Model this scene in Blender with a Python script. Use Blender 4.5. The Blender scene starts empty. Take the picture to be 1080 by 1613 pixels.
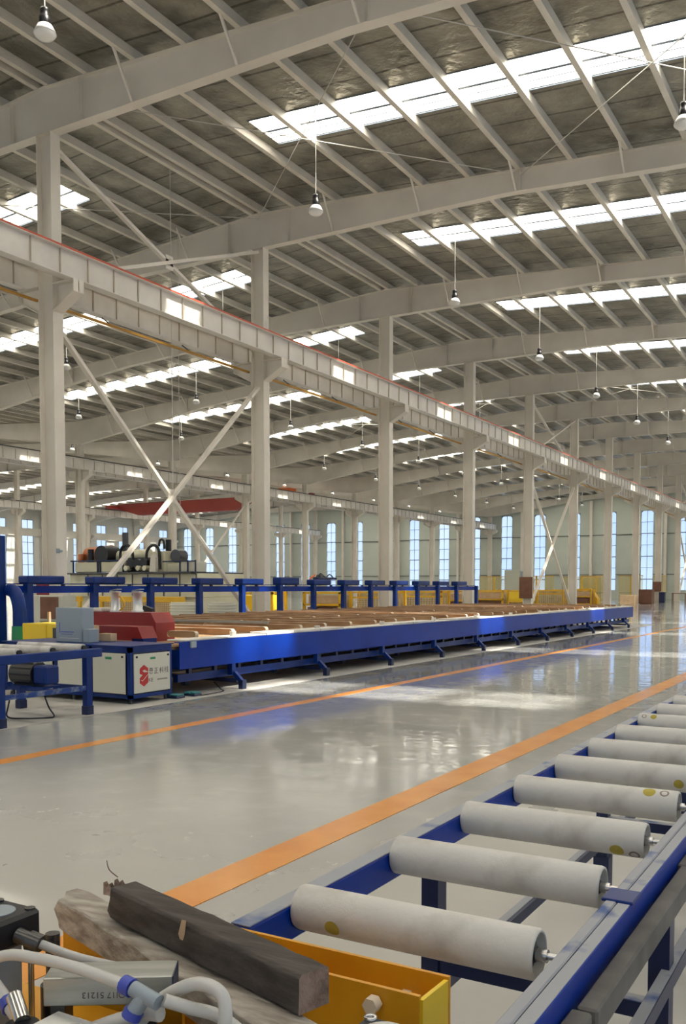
import bpy, math, random
from mathutils import Vector, Matrix
random.seed(7)
S = bpy.context.scene
COL = S.collection

# ------------------------------------------------------------------ camera
cam_d = bpy.data.cameras.new('camera')
cam = bpy.data.objects.new('camera', cam_d)
COL.objects.link(cam)
PITCH = math.radians(3.0)
YAW = math.atan(856 / 1466.0)
FPX = 1466.0 * math.cos(PITCH)
Y0 = 925.0 + FPX * math.tan(PITCH)
cam.location = (0, 0, 1.4)
cam.rotation_euler = (math.pi / 2 - PITCH, 0, YAW)
cam_d.sensor_fit = 'VERTICAL'
cam_d.sensor_height = 36.0
cam_d.lens = 36.0 * FPX / 1613.0
cam_d.shift_y = (Y0 - 806.5) / 1613.0
cam_d.clip_start = 0.05
cam_d.clip_end = 600
S.camera = cam

# ------------------------------------------------------------------ world, sun, exposure
W = bpy.data.worlds.new('sky')
S.world = W
W.use_nodes = True
nt = W.node_tree
nt.nodes.clear()
wo = nt.nodes.new('ShaderNodeOutputWorld')
wb = nt.nodes.new('ShaderNodeBackground')
wtc = nt.nodes.new('ShaderNodeTexCoord')
wn = nt.nodes.new('ShaderNodeTexNoise')
wn.inputs['Scale'].default_value = 5.0
wn.inputs['Detail'].default_value = 6
wr = nt.nodes.new('ShaderNodeValToRGB')
wr.color_ramp.elements[0].position = 0.40
wr.color_ramp.elements[0].color = (0.72, 0.84, 1.0, 1)
wr.color_ramp.elements[1].position = 0.62
wr.color_ramp.elements[1].color = (0.95, 0.98, 1.0, 1)
nt.links.new(wtc.outputs['Generated'], wn.inputs['Vector'])
nt.links.new(wn.outputs['Fac'], wr.inputs['Fac'])
nt.links.new(wr.outputs['Color'], wb.inputs['Color'])
wb.inputs['Strength'].default_value = 1.0
nt.links.new(wb.outputs[0], wo.inputs['Surface'])

sun_d = bpy.data.lights.new('sun', 'SUN')
sun_d.energy = 21.0
sun_d.angle = math.radians(1.5)
sun_d.color = (1.0, 0.90, 0.75)
sun = bpy.data.objects.new('sun', sun_d)
COL.objects.link(sun)
sdir = Vector((-0.72, -0.10, -1.0))          # travels towards -X and down
sun.rotation_euler = sdir.to_track_quat('-Z', 'Y').to_euler()

S.view_settings.view_transform = 'Standard'
S.view_settings.look = 'None'
S.view_settings.gamma = 1.0
S.view_settings.use_curve_mapping = False
S.view_settings.exposure = 1.0
S.cycles.max_bounces = 8
S.cycles.diffuse_bounces = 5
S.cycles.glossy_bounces = 3
S.cycles.transmission_bounces = 4
S.cycles.transparent_max_bounces = 16
S.cycles.caustics_reflective = False
S.cycles.caustics_refractive = False
S.cycles.use_denoising = True
S.cycles.sample_clamp_indirect = 4.0

# ------------------------------------------------------------------ materials
def principled(name, color, rough=0.5, metal=0.0, spec=0.5):
    m = bpy.data.materials.new(name)
    m.use_nodes = True
    b = m.node_tree.nodes['Principled BSDF']
    b.inputs['Base Color'].default_value = (*color, 1)
    b.inputs['Roughness'].default_value = rough
    b.inputs['Metallic'].default_value = metal
    b.inputs['Specular IOR Level'].default_value = spec
    return m

def mottled(name, c1, c2, scale=4.0, rough=0.5, metal=0.0, detail=5, bump=0.0, bscale=None, stretch=None, lo=0.35, hi=0.65, spec=0.5):
    m = principled(name, c1, rough, metal, spec)
    t = m.node_tree
    b = t.nodes['Principled BSDF']
    g = t.nodes.new('ShaderNodeNewGeometry') if stretch == 'world' else t.nodes.new('ShaderNodeTexCoord')
    out = g.outputs['Position'] if stretch == 'world' else g.outputs['Object']
    if isinstance(stretch, tuple):
        mp = t.nodes.new('ShaderNodeMapping')
        mp.inputs['Scale'].default_value = stretch
        t.links.new(out, mp.inputs['Vector'])
        out = mp.outputs['Vector']
    n = t.nodes.new('ShaderNodeTexNoise')
    n.inputs['Scale'].default_value = scale
    n.inputs['Detail'].default_value = detail
    r = t.nodes.new('ShaderNodeValToRGB')
    r.color_ramp.elements[0].position = lo
    r.color_ramp.elements[0].color = (*c1, 1)
    r.color_ramp.elements[1].position = hi
    r.color_ramp.elements[1].color = (*c2, 1)
    t.links.new(out, n.inputs['Vector'])
    t.links.new(n.outputs['Fac'], r.inputs['Fac'])
    t.links.new(r.outputs['Color'], b.inputs['Base Color'])
    if bump:
        n2 = t.nodes.new('ShaderNodeTexNoise')
        n2.inputs['Scale'].default_value = bscale or scale * 3
        n2.inputs['Detail'].default_value = 4
        t.links.new(out, n2.inputs['Vector'])
        bp = t.nodes.new('ShaderNodeBump')
        bp.inputs['Strength'].default_value = bump
        bp.inputs['Distance'].default_value = 0.05
        t.links.new(n2.outputs['Fac'], bp.inputs['Height'])
        t.links.new(bp.outputs['Normal'], b.inputs['Normal'])
    return m

M = {}
M['steel'] = mottled('beige_painted_steel', (0.70, 0.65, 0.57), (0.78, 0.73, 0.645), 0.8, 0.42, stretch='world')
M['girder'] = mottled('pale_girder_paint', (0.62, 0.59, 0.54), (0.72, 0.69, 0.64), 1.2, 0.35, stretch='world')
M['weld'] = principled('brownish_stiffener', (0.50, 0.43, 0.35), 0.5)
M['purlin'] = mottled('purlin_paint', (0.67, 0.63, 0.54), (0.76, 0.71, 0.62), 1.5, 0.45, stretch='world')
M['foil'] = mottled('grey_roof_foil', (0.16, 0.15, 0.12), (0.42, 0.40, 0.33), 1.1, 0.30, 0.55, bump=1.0, bscale=4.5, stretch='world', lo=0.3, hi=0.72, detail=9)
def foil_seams():
    t = M['foil'].node_tree
    b = t.nodes['Principled BSDF']
    src = b.inputs['Base Color'].links[0].from_socket
    g = t.nodes.new('ShaderNodeNewGeometry')
    w = t.nodes.new('ShaderNodeTexWave')
    w.wave_type = 'BANDS'; w.bands_direction = 'Y'
    w.inputs['Scale'].default_value = 0.2618
    w.inputs['Distortion'].default_value = 0.5
    w.inputs['Detail'].default_value = 1.0
    r = t.nodes.new('ShaderNodeValToRGB')
    r.color_ramp.elements[0].position = 0.985; r.color_ramp.elements[0].color = (1, 1, 1, 1)
    r.color_ramp.elements[1].position = 0.998; r.color_ramp.elements[1].color = (0.35, 0.33, 0.3, 1)
    m = t.nodes.new('ShaderNodeMixRGB'); m.blend_type = 'MULTIPLY'; m.inputs['Fac'].default_value = 1
    t.links.new(g.outputs['Position'], w.inputs['Vector'])
    t.links.new(w.outputs['Fac'], r.inputs['Fac'])
    t.links.new(src, m.inputs['Color1']); t.links.new(r.outputs['Color'], m.inputs['Color2'])
    t.links.new(m.outputs['Color'], b.inputs['Base Color'])
foil_seams()
M['endwall'] = mottled('green_grey_wall_panel', (0.50, 0.54, 0.47), (0.57, 0.60, 0.53), 0.3, 0.6, stretch='world')
M['sidewall'] = mottled('pale_wall_panel', (0.62, 0.62, 0.57), (0.70, 0.69, 0.64), 0.3, 0.6, stretch='world')
M['girt'] = principled('shadow_dark_girt', (0.16, 0.17, 0.15), 0.5)  # far wall girt colour darkened to carry its thin shadow line
M['winframe'] = principled('window_frame', (0.16, 0.20, 0.26), 0.4)
M['blue'] = mottled('blue_enamel', (0.002, 0.022, 0.15), (0.004, 0.032, 0.21), 3.0, 0.35, spec=0.3)
M['brightblue'] = mottled('bright_blue_enamel', (0.0005, 0.026, 0.26), (0.001, 0.035, 0.33), 1.5, 0.34, spec=0.22)
M['navy'] = principled('dark_navy_enamel', (0.006, 0.014, 0.065), 0.4)
M['bluedust'] = mottled('dusty_blue_enamel', (0.01, 0.045, 0.22), (0.22, 0.26, 0.36), 9.0, 0.6, lo=0.45, hi=0.62)
M['greydust'] = mottled('pale_dust_on_blue', (0.06, 0.11, 0.28), (0.36, 0.37, 0.40), 7.0, 0.7, lo=0.30, hi=0.42)
M['roller'] = mottled('white_felt_sleeve', (0.44, 0.41, 0.37), (0.66, 0.64, 0.60), 7.0, 0.85, detail=8, bump=0.06, bscale=50, lo=0.28, hi=0.55)
M['stamp_yellow'] = principled('yellow_ink', (0.45, 0.36, 0.06), 0.8)
M['stamp_grey'] = principled('grey_ink', (0.28, 0.22, 0.20), 0.8)
M['black'] = principled('black_plastic', (0.012, 0.012, 0.014), 0.4)
M['darkmetal'] = principled('dark_metal', (0.10, 0.10, 0.10), 0.35, 0.8)
M['chrome'] = principled('bright_metal', (0.62, 0.62, 0.62), 0.22, 1.0)
M['alu'] = mottled('milled_aluminium', (0.36, 0.37, 0.34), (0.46, 0.47, 0.44), 8.0, 0.35, 0.6, stretch=(1, 8, 8))
M['greybar'] = mottled('grey_rubber_bar', (0.10, 0.095, 0.085), (0.16, 0.15, 0.135), 9.0, 0.8)
M['cream'] = mottled('cream_panel', (0.74, 0.70, 0.50), (0.80, 0.77, 0.58), 2.0, 0.5)
M['creamw'] = principled('off_white_panel', (0.66, 0.65, 0.55), 0.5)
M['yellow'] = mottled('yellow_enamel', (0.75, 0.42, 0.015), (0.85, 0.50, 0.03), 3.0, 0.38)
M['brightyellow'] = principled('bright_yellow_enamel', (0.88, 0.62, 0.03), 0.4)
M['orangeyellow'] = mottled('orange_yellow_enamel', (0.66, 0.30, 0.012), (0.78, 0.38, 0.02), 5.0, 0.32)
M['red'] = principled('red_enamel', (0.25, 0.012, 0.012), 0.4)
M['cranered'] = mottled('crane_red_paint', (0.26, 0.03, 0.02), (0.32, 0.042, 0.028), 0.7, 0.4)
M['orange'] = principled('orange_enamel', (0.80, 0.20, 0.05), 0.45)
M['rust'] = principled('copper_orange_tank', (0.50, 0.17, 0.07), 0.4, 0.4)
M['lightgrey'] = principled('light_grey_enamel', (0.30, 0.355, 0.40), 0.4)
M['silver'] = principled('silver_tube', (0.66, 0.68, 0.68), 0.3, 0.5)
M['teal'] = principled('teal_plastic', (0.03, 0.20, 0.22), 0.4)
M['green'] = principled('green_label', (0.03, 0.28, 0.12), 0.4)
M['belt'] = mottled('brown_belt_side', (0.34, 0.19, 0.09), (0.50, 0.33, 0.18), 2.5, 0.8)
M['belttop'] = mottled('tan_belt_top', (0.68, 0.56, 0.40), (0.82, 0.74, 0.60), 2.0, 0.85)
M['felt'] = mottled('white_felt_strip', (0.66, 0.62, 0.54), (0.80, 0.77, 0.70), 3.0, 0.9)
M['carton'] = mottled('carton_board', (0.52, 0.36, 0.22), (0.60, 0.44, 0.28), 4.0, 0.85)
M['brown'] = mottled('brown_board', (0.17, 0.075, 0.045), (0.22, 0.10, 0.06), 3.0, 0.7)
M['wood_dark'] = mottled('dark_weathered_wood', (0.045, 0.036, 0.031), (0.095, 0.080, 0.070), 5.0, 0.8, bump=0.12, bscale=25, stretch=(1.2, 9, 9), detail=8)
M['wood_grey'] = mottled('grey_weathered_wood', (0.27, 0.23, 0.19), (0.50, 0.46, 0.40), 8.0, 0.85, bump=0.18, bscale=25, stretch=(1.5, 7, 7), detail=8)
M['wood_fresh'] = mottled('broken_fresh_wood', (0.13, 0.08, 0.06), (0.34, 0.25, 0.20), 14.0, 0.85, bump=0.4)
M['hose'] = principled('milky_hose', (0.58, 0.57, 0.54), 0.3)
M['hoseblue'] = principled('blue_hose_collar', (0.05, 0.08, 0.45), 0.35)
M['white'] = principled('white_enamel', (0.75, 0.74, 0.70), 0.4)
M['lampshade'] = principled('milky_lamp_bowl', (0.80, 0.79, 0.75), 0.25)
M['redpipe'] = principled('red_rail_paint', (0.55, 0.10, 0.05), 0.45)
M['yellowpipe'] = principled('ochre_conduit', (0.50, 0.26, 0.04), 0.45)
M['rod'] = principled('white_rod', (0.62, 0.60, 0.55), 0.45)
M['logo_red'] = principled('logo_red', (0.55, 0.035, 0.03), 0.5)
M['ink'] = principled('grey_brown_ink', (0.14, 0.10, 0.09), 0.6)
M['line'] = mottled('orange_floor_paint', (0.72, 0.26, 0.035), (0.84, 0.36, 0.06), 3.0, 0.22, lo=0.3, hi=0.7)

def mat_glazing(name, tint, mixglass=0.08):
    m = bpy.data.materials.new(name)
    m.use_nodes = True
    t = m.node_tree
    t.nodes.clear()
    o = t.nodes.new('ShaderNodeOutputMaterial')
    tr = t.nodes.new('ShaderNodeBsdfTransparent')
    tr.inputs[0].default_value = (*tint, 1)
    tl = t.nodes.new('ShaderNodeBsdfTranslucent')
    tl.inputs[0].default_value = (0.86, 0.86, 0.83, 1)
    mx = t.nodes.new('ShaderNodeMixShader')
    mx.inputs[0].default_value = mixglass
    t.links.new(tr.outputs[0], mx.inputs[1])
    t.links.new(tl.outputs[0], mx.inputs[2])
    t.links.new(mx.outputs[0], o.inputs[0])
    return m
M['skypane'] = mat_glazing('ribbed_translucent_sheet', (0.90, 0.95, 1.0), 0.74)
M['glass'] = mat_glazing('window_glass', (0.64, 0.70, 0.79), 0.03)

def mat_screen():
    m = bpy.data.materials.new('yellow_strip_curtain')
    m.use_nodes = True
    t = m.node_tree
    t.nodes.clear()
    o = t.nodes.new('ShaderNodeOutputMaterial')
    tr = t.nodes.new('ShaderNodeBsdfTransparent')
    tr.inputs[0].default_value = (0.96, 0.93, 0.82, 1)
    d = t.nodes.new('ShaderNodeBsdfDiffuse')
    d.inputs[0].default_value = (0.78, 0.62, 0.26, 1)
    mx = t.nodes.new('ShaderNodeMixShader')
    mx.inputs[0].default_value = 0.13
    t.links.new(tr.outputs[0], mx.inputs[1])
    t.links.new(d.outputs[0], mx.inputs[2])
    t.links.new(mx.outputs[0], o.inputs[0])
    return m
M['screen'] = mat_screen()
M['amber'] = mottled('amber_sheet', (0.42, 0.27, 0.09), (0.62, 0.46, 0.20), 2.5, 0.6)

def mat_floor():
    m = bpy.data.materials.new('polished_grey_floor')
    m.use_nodes = True
    t = m.node_tree
    L = t.links.new
    b = t.nodes['Principled BSDF']
    g = t.nodes.new('ShaderNodeNewGeometry')
    def noise(scale, detail=4, vec=None):
        n = t.nodes.new('ShaderNodeTexNoise')
        n.inputs['Scale'].default_value = scale
        n.inputs['Detail'].default_value = detail
        L(vec or g.outputs['Position'], n.inputs['Vector'])
        return n
    def ramp(src, p0, c0, p1, c1):
        r = t.nodes.new('ShaderNodeValToRGB')
        r.color_ramp.elements[0].position = p0
        r.color_ramp.elements[0].color = c0 if len(c0) == 4 else (*c0, 1)
        r.color_ramp.elements[1].position = p1
        r.color_ramp.elements[1].color = c1 if len(c1) == 4 else (*c1, 1)
        L(src, r.inputs['Fac'])
        return r
    mp = t.nodes.new('ShaderNodeMapping')
    mp.inputs['Scale'].default_value = (0.35, 1.0, 1.0)
    L(g.outputs['Position'], mp.inputs['Vector'])
    n1 = noise(0.55, 5, mp.outputs['Vector'])
    c = ramp(n1.outputs['Fac'], 0.35, (0.33, 0.335, 0.325), 0.68, (0.43, 0.43, 0.41))
    n2 = noise(3.2, 7)
    dust = ramp(n2.outputs['Fac'], 0.52, (0, 0, 0), 0.75, (1, 1, 1))
    mx = t.nodes.new('ShaderNodeMixRGB')
    mx.inputs['Color2'].default_value = (0.56, 0.54, 0.50, 1)
    mul = t.nodes.new('ShaderNodeMath')
    mul.operation = 'MULTIPLY'
    mul.inputs[1].default_value = 0.35
    L(dust.outputs['Color'], mul.inputs[0])
    L(mul.outputs[0], mx.inputs['Fac'])
    L(c.outputs['Color'], mx.inputs['Color1'])
    L(mx.outputs['Color'], b.inputs['Base Color'])
    sx = t.nodes.new('ShaderNodeSeparateXYZ'); L(g.outputs['Position'], sx.inputs[0])
    def mr(src, a, b_, c_, d_):
        q = t.nodes.new('ShaderNodeMapRange'); q.interpolation_type = 'SMOOTHSTEP'
        for i_, v_ in enumerate((a, b_, c_, d_)): q.inputs[i_+1].default_value = v_
        L(src, q.inputs[0]); return q.outputs[0]
    def mth(op, a, b_):
        q = t.nodes.new('ShaderNodeMath'); q.operation = op; q.use_clamp = True
        for i_, v_ in enumerate((a, b_)):
            if isinstance(v_, float): q.inputs[i_].default_value = v_
            else: L(v_, q.inputs[i_])
        return q.outputs[0]
    near = mr(sx.outputs['Y'], 2.0, 7.5, 1.0, 0.0)
    side = mth('MULTIPLY', mr(sx.outputs['X'], -2.6, -2.2, 0.0, 1.0), mr(sx.outputs['Y'], 4.0, 12.0, 1.0, 0.0))
    dz = mth('MAXIMUM', near, side)
    nz = noise(0.9, 4)
    dzn = mth('MULTIPLY', dz, mr(nz.outputs['Fac'], 0.25, 0.55, 0.55, 1.0))
    mx2 = t.nodes.new('ShaderNodeMixRGB'); mx2.inputs['Color2'].default_value = (0.47, 0.455, 0.415, 1)
    L(dzn, mx2.inputs['Fac']); L(mx.outputs['Color'], mx2.inputs['Color1'])
    L(mx2.outputs['Color'], b.inputs['Base Color'])
    rr = ramp(n2.outputs['Fac'], 0.45, (0.035, 0.035, 0.035), 0.75, (0.20, 0.20, 0.20))
    mx3 = t.nodes.new('ShaderNodeMixRGB'); mx3.inputs['Color2'].default_value = (0.36, 0.36, 0.36, 1)
    L(dzn, mx3.inputs['Fac']); L(rr.outputs['Color'], mx3.inputs['Color1'])
    L(mx3.outputs['Color'], b.inputs['Roughness'])
    b.inputs['Specular IOR Level'].default_value = 0.65
    nb = noise(7.0, 3)
    bp = t.nodes.new('ShaderNodeBump')
    bp.inputs['Strength'].default_value = 0.07
    bp.inputs['Distance'].default_value = 0.02
    L(nb.outputs['Fac'], bp.inputs['Height'])
    L(bp.outputs['Normal'], b.inputs['Normal'])
    return m
M['floor'] = mat_floor()
M['concrete'] = mottled('dusty_bare_concrete', (0.40, 0.385, 0.35), (0.56, 0.54, 0.50), 1.4, 0.6, detail=8, stretch='world')

# ------------------------------------------------------------------ mesh helpers
class MB:
    def __init__(s):
        s.v = []; s.f = []; s.sm = []; s.mi = []; s.m = 0
    def add(s, vs, fs, smooth=False):
        n = len(s.v)
        s.v += [tuple(p) for p in vs]
        for f in fs:
            s.f.append([n + i for i in f]); s.sm.append(smooth); s.mi.append(s.m)
        return s
    def box(s, x0, x1, y0, y1, z0, z1):
        x0, x1 = sorted((x0, x1)); y0, y1 = sorted((y0, y1)); z0, z1 = sorted((z0, z1))
        v = [(x0,y0,z0),(x1,y0,z0),(x1,y1,z0),(x0,y1,z0),(x0,y0,z1),(x1,y0,z1),(x1,y1,z1),(x0,y1,z1)]
        return s.add(v, [(0,3,2,1),(4,5,6,7),(0,1,5,4),(1,2,6,5),(2,3,7,6),(3,0,4,7)])
    def hexa(s, v):                       # 8 corners in the box order
        return s.add(v, [(0,3,2,1),(4,5,6,7),(0,1,5,4),(1,2,6,5),(2,3,7,6),(3,0,4,7)])
    def bevbox(s, x0, x1, y0, y1, z0, z1, b=0.01):
        x0, x1 = sorted((x0, x1)); y0, y1 = sorted((y0, y1)); z0, z1 = sorted((z0, z1))
        rings = []
        for z, k in ((z0, b), (z0 + b, 0), (z1 - b, 0), (z1, b)):
            rings.append([(x0+b+k*0, y0+k, z), (x1-b, y0+k, z), (x1-k, y0+b, z), (x1-k, y1-b, z), (x1-b, y1-k, z), (x0+b, y1-k, z), (x0+k, y1-b, z), (x0+k, y0+b, z)])
        v = [p for r in rings for p in r]
        f = [tuple(range(7, -1, -1)), tuple(range(24, 32))]
        for r in range(3):
            for i in range(8):
                j = (i + 1) % 8
                f.append((r*8+i, r*8+j, r*8+8+j, r*8+8+i))
        return s.add(v, f)
    def bar(s, a, b, w, h, up=(0, 0, 1)):  # rectangular bar between two points
        a = Vector(a); b = Vector(b); d = (b - a).normalized(); u = Vector(up)
        sd = d.cross(u)
        if sd.length < 1e-4: sd = d.cross(Vector((0, 1, 0)))
        sd.normalize(); u = sd.cross(d).normalized()
        sd *= w / 2; u *= h / 2
        v = [a-sd-u, a+sd-u, b+sd-u, b-sd-u, a-sd+u, a+sd+u, b+sd+u, b-sd+u]
        return s.add(v, [(0,3,2,1),(4,5,6,7),(0,1,5,4),(1,2,6,5),(2,3,7,6),(3,0,4,7)])
    def cyl(s, a, b, r0, r1=None, n=16, caps=True):
        r1 = r0 if r1 is None else r1
        a = Vector(a); b = Vector(b); d = (b - a).normalized()
        t = Vector((0, 0, 1)) if abs(d.z) < 0.9 else Vector((1, 0, 0))
        p = d.cross(t).normalized(); q = d.cross(p)
        ra = [a + (p*math.cos(2*math.pi*i/n) + q*math.sin(2*math.pi*i/n)) * r0 for i in range(n)]
        rb = [b + (p*math.cos(2*math.pi*i/n) + q*math.sin(2*math.pi*i/n)) * r1 for i in range(n)]
        s.add(ra + rb, [(i, (i+1) % n, n + (i+1) % n, n + i) for i in range(n)], True)
        if caps:
            s.add(ra, [tuple(range(n-1, -1, -1))]); s.add(rb, [tuple(range(n))])
        return s
    def lathe(s, prof, n=20, o=(0, 0, 0)):
        m = len(prof); v = []
        for r, z in prof:
            for i in range(n):
                a = 2 * math.pi * i / n
                v.append((o[0] + r*math.cos(a), o[1] + r*math.sin(a), o[2] + z))
        f = []
        for k in range(m - 1):
            for i in range(n):
                j = (i + 1) % n
                f.append((k*n+i, k*n+j, (k+1)*n+j, (k+1)*n+i))
        s.add(v, f, True)
        if prof[0][0] > 1e-5: s.add(v[:n], [tuple(range(n-1, -1, -1))])
        if prof[-1][0] > 1e-5: s.add(v[-n:], [tuple(range(n))])
        return s
    def tube(s, pts, r, n=8, sub=6):
        P = [Vector(p) for p in pts]
        C = []
        for i in range(len(P) - 1):
            p0 = P[max(i-1, 0)]; p1 = P[i]; p2 = P[i+1]; p3 = P[min(i+2, len(P)-1)]
            for k in range(sub):
                t = k / sub
                C.append(0.5 * ((2*p1) + (p2-p0)*t + (2*p0-5*p1+4*p2-p3)*t*t + (3*p1-p0-3*p2+p3)*t**3))
        C.append(P[-1])
        v = []; up = Vector((0.13, 0.21, 1)).normalized()
        for i, c in enumerate(C):
            d = (C[min(i+1, len(C)-1)] - C[max(i-1, 0)]).normalized()
            a = d.cross(up).normalized(); b = d.cross(a)
            for k in range(n):
                t = 2*math.pi*k/n
                v.append(c + (a*math.cos(t) + b*math.sin(t)) * r)
        f = []
        for i in range(len(C) - 1):
            for k in range(n):
                j = (k+1) % n
                f.append((i*n+k, (i+1)*n+k, (i+1)*n+j, i*n+j))
        s.add(v, f, True)
        s.add(v[:n], [tuple(range(n))]); s.add(v[-n:], [tuple(range(n-1, -1, -1))])
        return s
    def prism(s, poly, axis, a, b):       # poly in the two other axes, extruded a..b
        n = len(poly)
        def pt(p, t):
            return {'x': (t, p[0], p[1]), 'y': (p[0], t, p[1]), 'z': (p[0], p[1], t)}[axis]
        v = [pt(p, a) for p in poly] + [pt(p, b) for p in poly]
        return s.add(v, [tuple(range(n-1, -1, -1)), tuple(range(n, 2*n))] + [(i, (i+1) % n, n+(i+1) % n, n+i) for i in range(n)])
    def build(s, name, mat, parent=None, mats=None):
        me = bpy.data.meshes.new(name)
        me.from_pydata(s.v, [], s.f)
        for mm in ([mat] if mats is None else mats):
            me.materials.append(M[mm] if isinstance(mm, str) else mm)
        me.polygons.foreach_set('use_smooth', s.sm)
        if mats is not None: me.polygons.foreach_set('material_index', s.mi)
        me.update()
        o = bpy.data.objects.new(name, me)
        COL.objects.link(o)
        if parent is not None: o.parent = parent
        return o

def tag(o, label=None, cat=None, group=None, kind=None):
    if label: o['label'] = label
    if cat: o['category'] = cat
    if group: o['group'] = group
    if kind: o['kind'] = kind
    return o
def thing(name, label, cat, loc=(0, 0, 0), group=None, rz=0):
    o = bpy.data.objects.new(name, None)
    COL.objects.link(o)
    o.empty_display_size = 0.1
    o.location = loc; o.rotation_euler = (0, 0, rz)
    return tag(o, label, cat, group)
def struct(o): o['kind'] = 'structure'; return o
def copy_tree(o, parent=None):
    c = o.copy(); COL.objects.link(c); c.parent = parent
    for ch in list(o.children): copy_tree(ch, c)
    return c
ORD = ['first', 'second', 'third', 'fourth', 'fifth', 'sixth', 'seventh', 'eighth', 'ninth', 'tenth', 'eleventh', 'twelfth', 'thirteenth', 'fourteenth', 'fifteenth', 'sixteenth']

# ------------------------------------------------------------------ building grid
XA, XB, XC, XD = -18.2, -45.2, -72.2, -99.2
XE = 8.8
Y1, BAY = 16.7, 9.0
KS = list(range(-3, 12))                       # portal frames; 0 is the first column in view
YK = {k: Y1 + BAY * k for k in KS}
YBACK, YFAR = -13.5, 116.4
RT = 13.68                                     # rafter top at the ridges
def ztop(x):
    r = XA if x > XB else XC
    return RT - 0.06 * abs(x - r)
DECK = 0.22                                    # deck underside above the rafter top

# floor ---------------------------------------------------------------
fl = struct(MB().box(XD, XE, YBACK, YFAR, -0.2, 0).build('floor', 'floor'))
MB().box(-13.9, -7.45, YBACK + 1, 36.0, 0.0, 0.004).build('concrete_strip', 'concrete', fl)
MB().box(-2.82, -2.585, YBACK + 1, 70, 0.0, 0.003).build('painted_line', 'line', fl)
MB().box(-6.18, -6.02, YBACK + 1, 70, 0.0, 0.003).build('painted_line', 'line', fl)

# walls with windows --------------------------------------------------
def wall(name, axis, pos, a0, a1, ztopf, wins, mat, t=0.12, zs=(0.95, 10.5)):
    """wins: list of (centre, width); the wall plane is at pos on the given axis."""
    mb = MB()
    def bx(u0, u1, z0, z1a, z1b=None):
        z1b = z1a if z1b is None else z1b
        if axis == 'y':
            mb.hexa([(u0,pos,z0),(u1,pos,z0),(u1,pos+t,z0),(u0,pos+t,z0),(u0,pos,z1a),(u1,pos,z1b),(u1,pos+t,z1b),(u0,pos+t,z1a)])
        else:
            mb.hexa([(pos,u0,z0),(pos+t,u0,z0),(pos+t,u1,z0),(pos,u1,z0),(pos,u0,z1a),(pos+t,u0,z1a),(pos+t,u1,z1b),(pos,u1,z1b)])
    cur = a0
    edges = []
    for c, w in sorted(wins):
        edges.append((cur, c - w/2, None)); edges.append((c - w/2, c + w/2, True)); cur = c + w/2
    edges.append((cur, a1, None))
    for u0, u1, hole in edges:
        if u1 - u0 < 1e-4: continue
        if hole:
            bx(u0, u1, 0, zs[0]); bx(u0, u1, zs[1], ztopf(u0), ztopf(u1))
        else:
            brk = sorted({u0, u1} | {r for r in (XA, XB, XC) if axis == 'y' and u0 < r < u1})
            for p, q in zip(brk, brk[1:]): bx(p, q, 0, ztopf(p + 1e-6), ztopf(q - 1e-6))
    return struct(mb.build(name, mat))
win_n = [0]
def window(axis, pos, c, w, z0, z1, parent, rows, split=None):
    win_n[0] += 1
    fr = MB(); gl = MB(); t = 0.05
    def bx(m, u0, u1, za, zb, d=0.0, th=0.06):
        if axis == 'y': m.box(u0, u1, pos + 0.03 + d, pos + 0.03 + d + th, za, zb)
        else: m.box(pos + 0.03 + d, pos + 0.03 + d + th, u0, u1, za, zb)
    u0, u1 = c - w/2, c + w/2
    bx(fr, u0, u0+t, z0, z1); bx(fr, u1-t, u1, z0, z1); bx(fr, u0, u1, z0, z0+t); bx(fr, u0, u1, z1-t, z1)
    bx(fr, c-0.025, c+0.025, z0, z1)
    for i in range(1, rows):
        z = z0 + (z1-z0)*i/rows
        th = 0.05 if i % 2 else 0.025
        bx(fr, u0, u1, z-th, z+th)
    # corner fillers give the head its shallow arch
    if axis == 'y':
        for sgn, ue in ((1, u0), (-1, u1)):
            fr.prism([(ue, z1), (ue + sgn*0.45, z1), (ue + sgn*0.2, z1-0.1), (ue, z1-0.32)], 'y', pos+0.02, pos+0.09)
    wf = struct(fr.build('window_%d' % win_n[0], 'winframe'))
    for i in range(rows):
        za = z0 + (z1-z0)*i/rows; zb = z0 + (z1-z0)*(i+1)/rows
        g = MB()
        bx(g, u0+0.02, u1-0.02, za+0.01, zb-0.01, 0.028, 0.006)
        g.build('pane', 'glass', wf)
    return wf
zt_far = lambda x: ztop(x) + DECK + 0.02
far_x = [-25.24 + 4.47*i for i in range(-16, 7) if XD + 1.5 < -25.24 + 4.47*i < XE - 1.5]
wall('wall_far', 'y', YFAR, XD, XE, zt_far, [(x, 1.5) for x in far_x], 'endwall', zs=(1.0, 10.7))
for x in far_x: window('y', YFAR, x, 1.5, 1.0, 10.7, None, 7)
side_y = [Y1 + BAY*k + d for k in range(2, 12) for d in (2.25, 6.75) if Y1 + BAY*k + d < YFAR - 1]
wall('wall_left', 'x', XD - 0.12, YBACK, YFAR, lambda y: ztop(XD) + DECK, [(y, 1.9) for y in side_y], 'sidewall', zs=(1.4, 10.4))
for y in side_y: window('x', XD - 0.12, y, 1.9, 1.4, 10.4, None, 6)
side_r = [Y1 + BAY*k + d for k in range(-3, 11) for d in (2.25, 6.75)]
wall('wall_right', 'x', XE, YBACK, YFAR, lambda y: ztop(XE) + DECK, [(y, 2.0) for y in side_r], 'sidewall', zs=(1.0, 10.0))
for y in side_r: window('x', XE, y, 2.0, 1.0, 10.0, None, 6)
back_x = [-95 + 4.5*i for i in range(23)]
wall('wall_back', 'y', YBACK - 0.12, XD, XE, zt_far, [(x, 2.0) for x in back_x], 'sidewall', zs=(1.0, 10.0))
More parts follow.
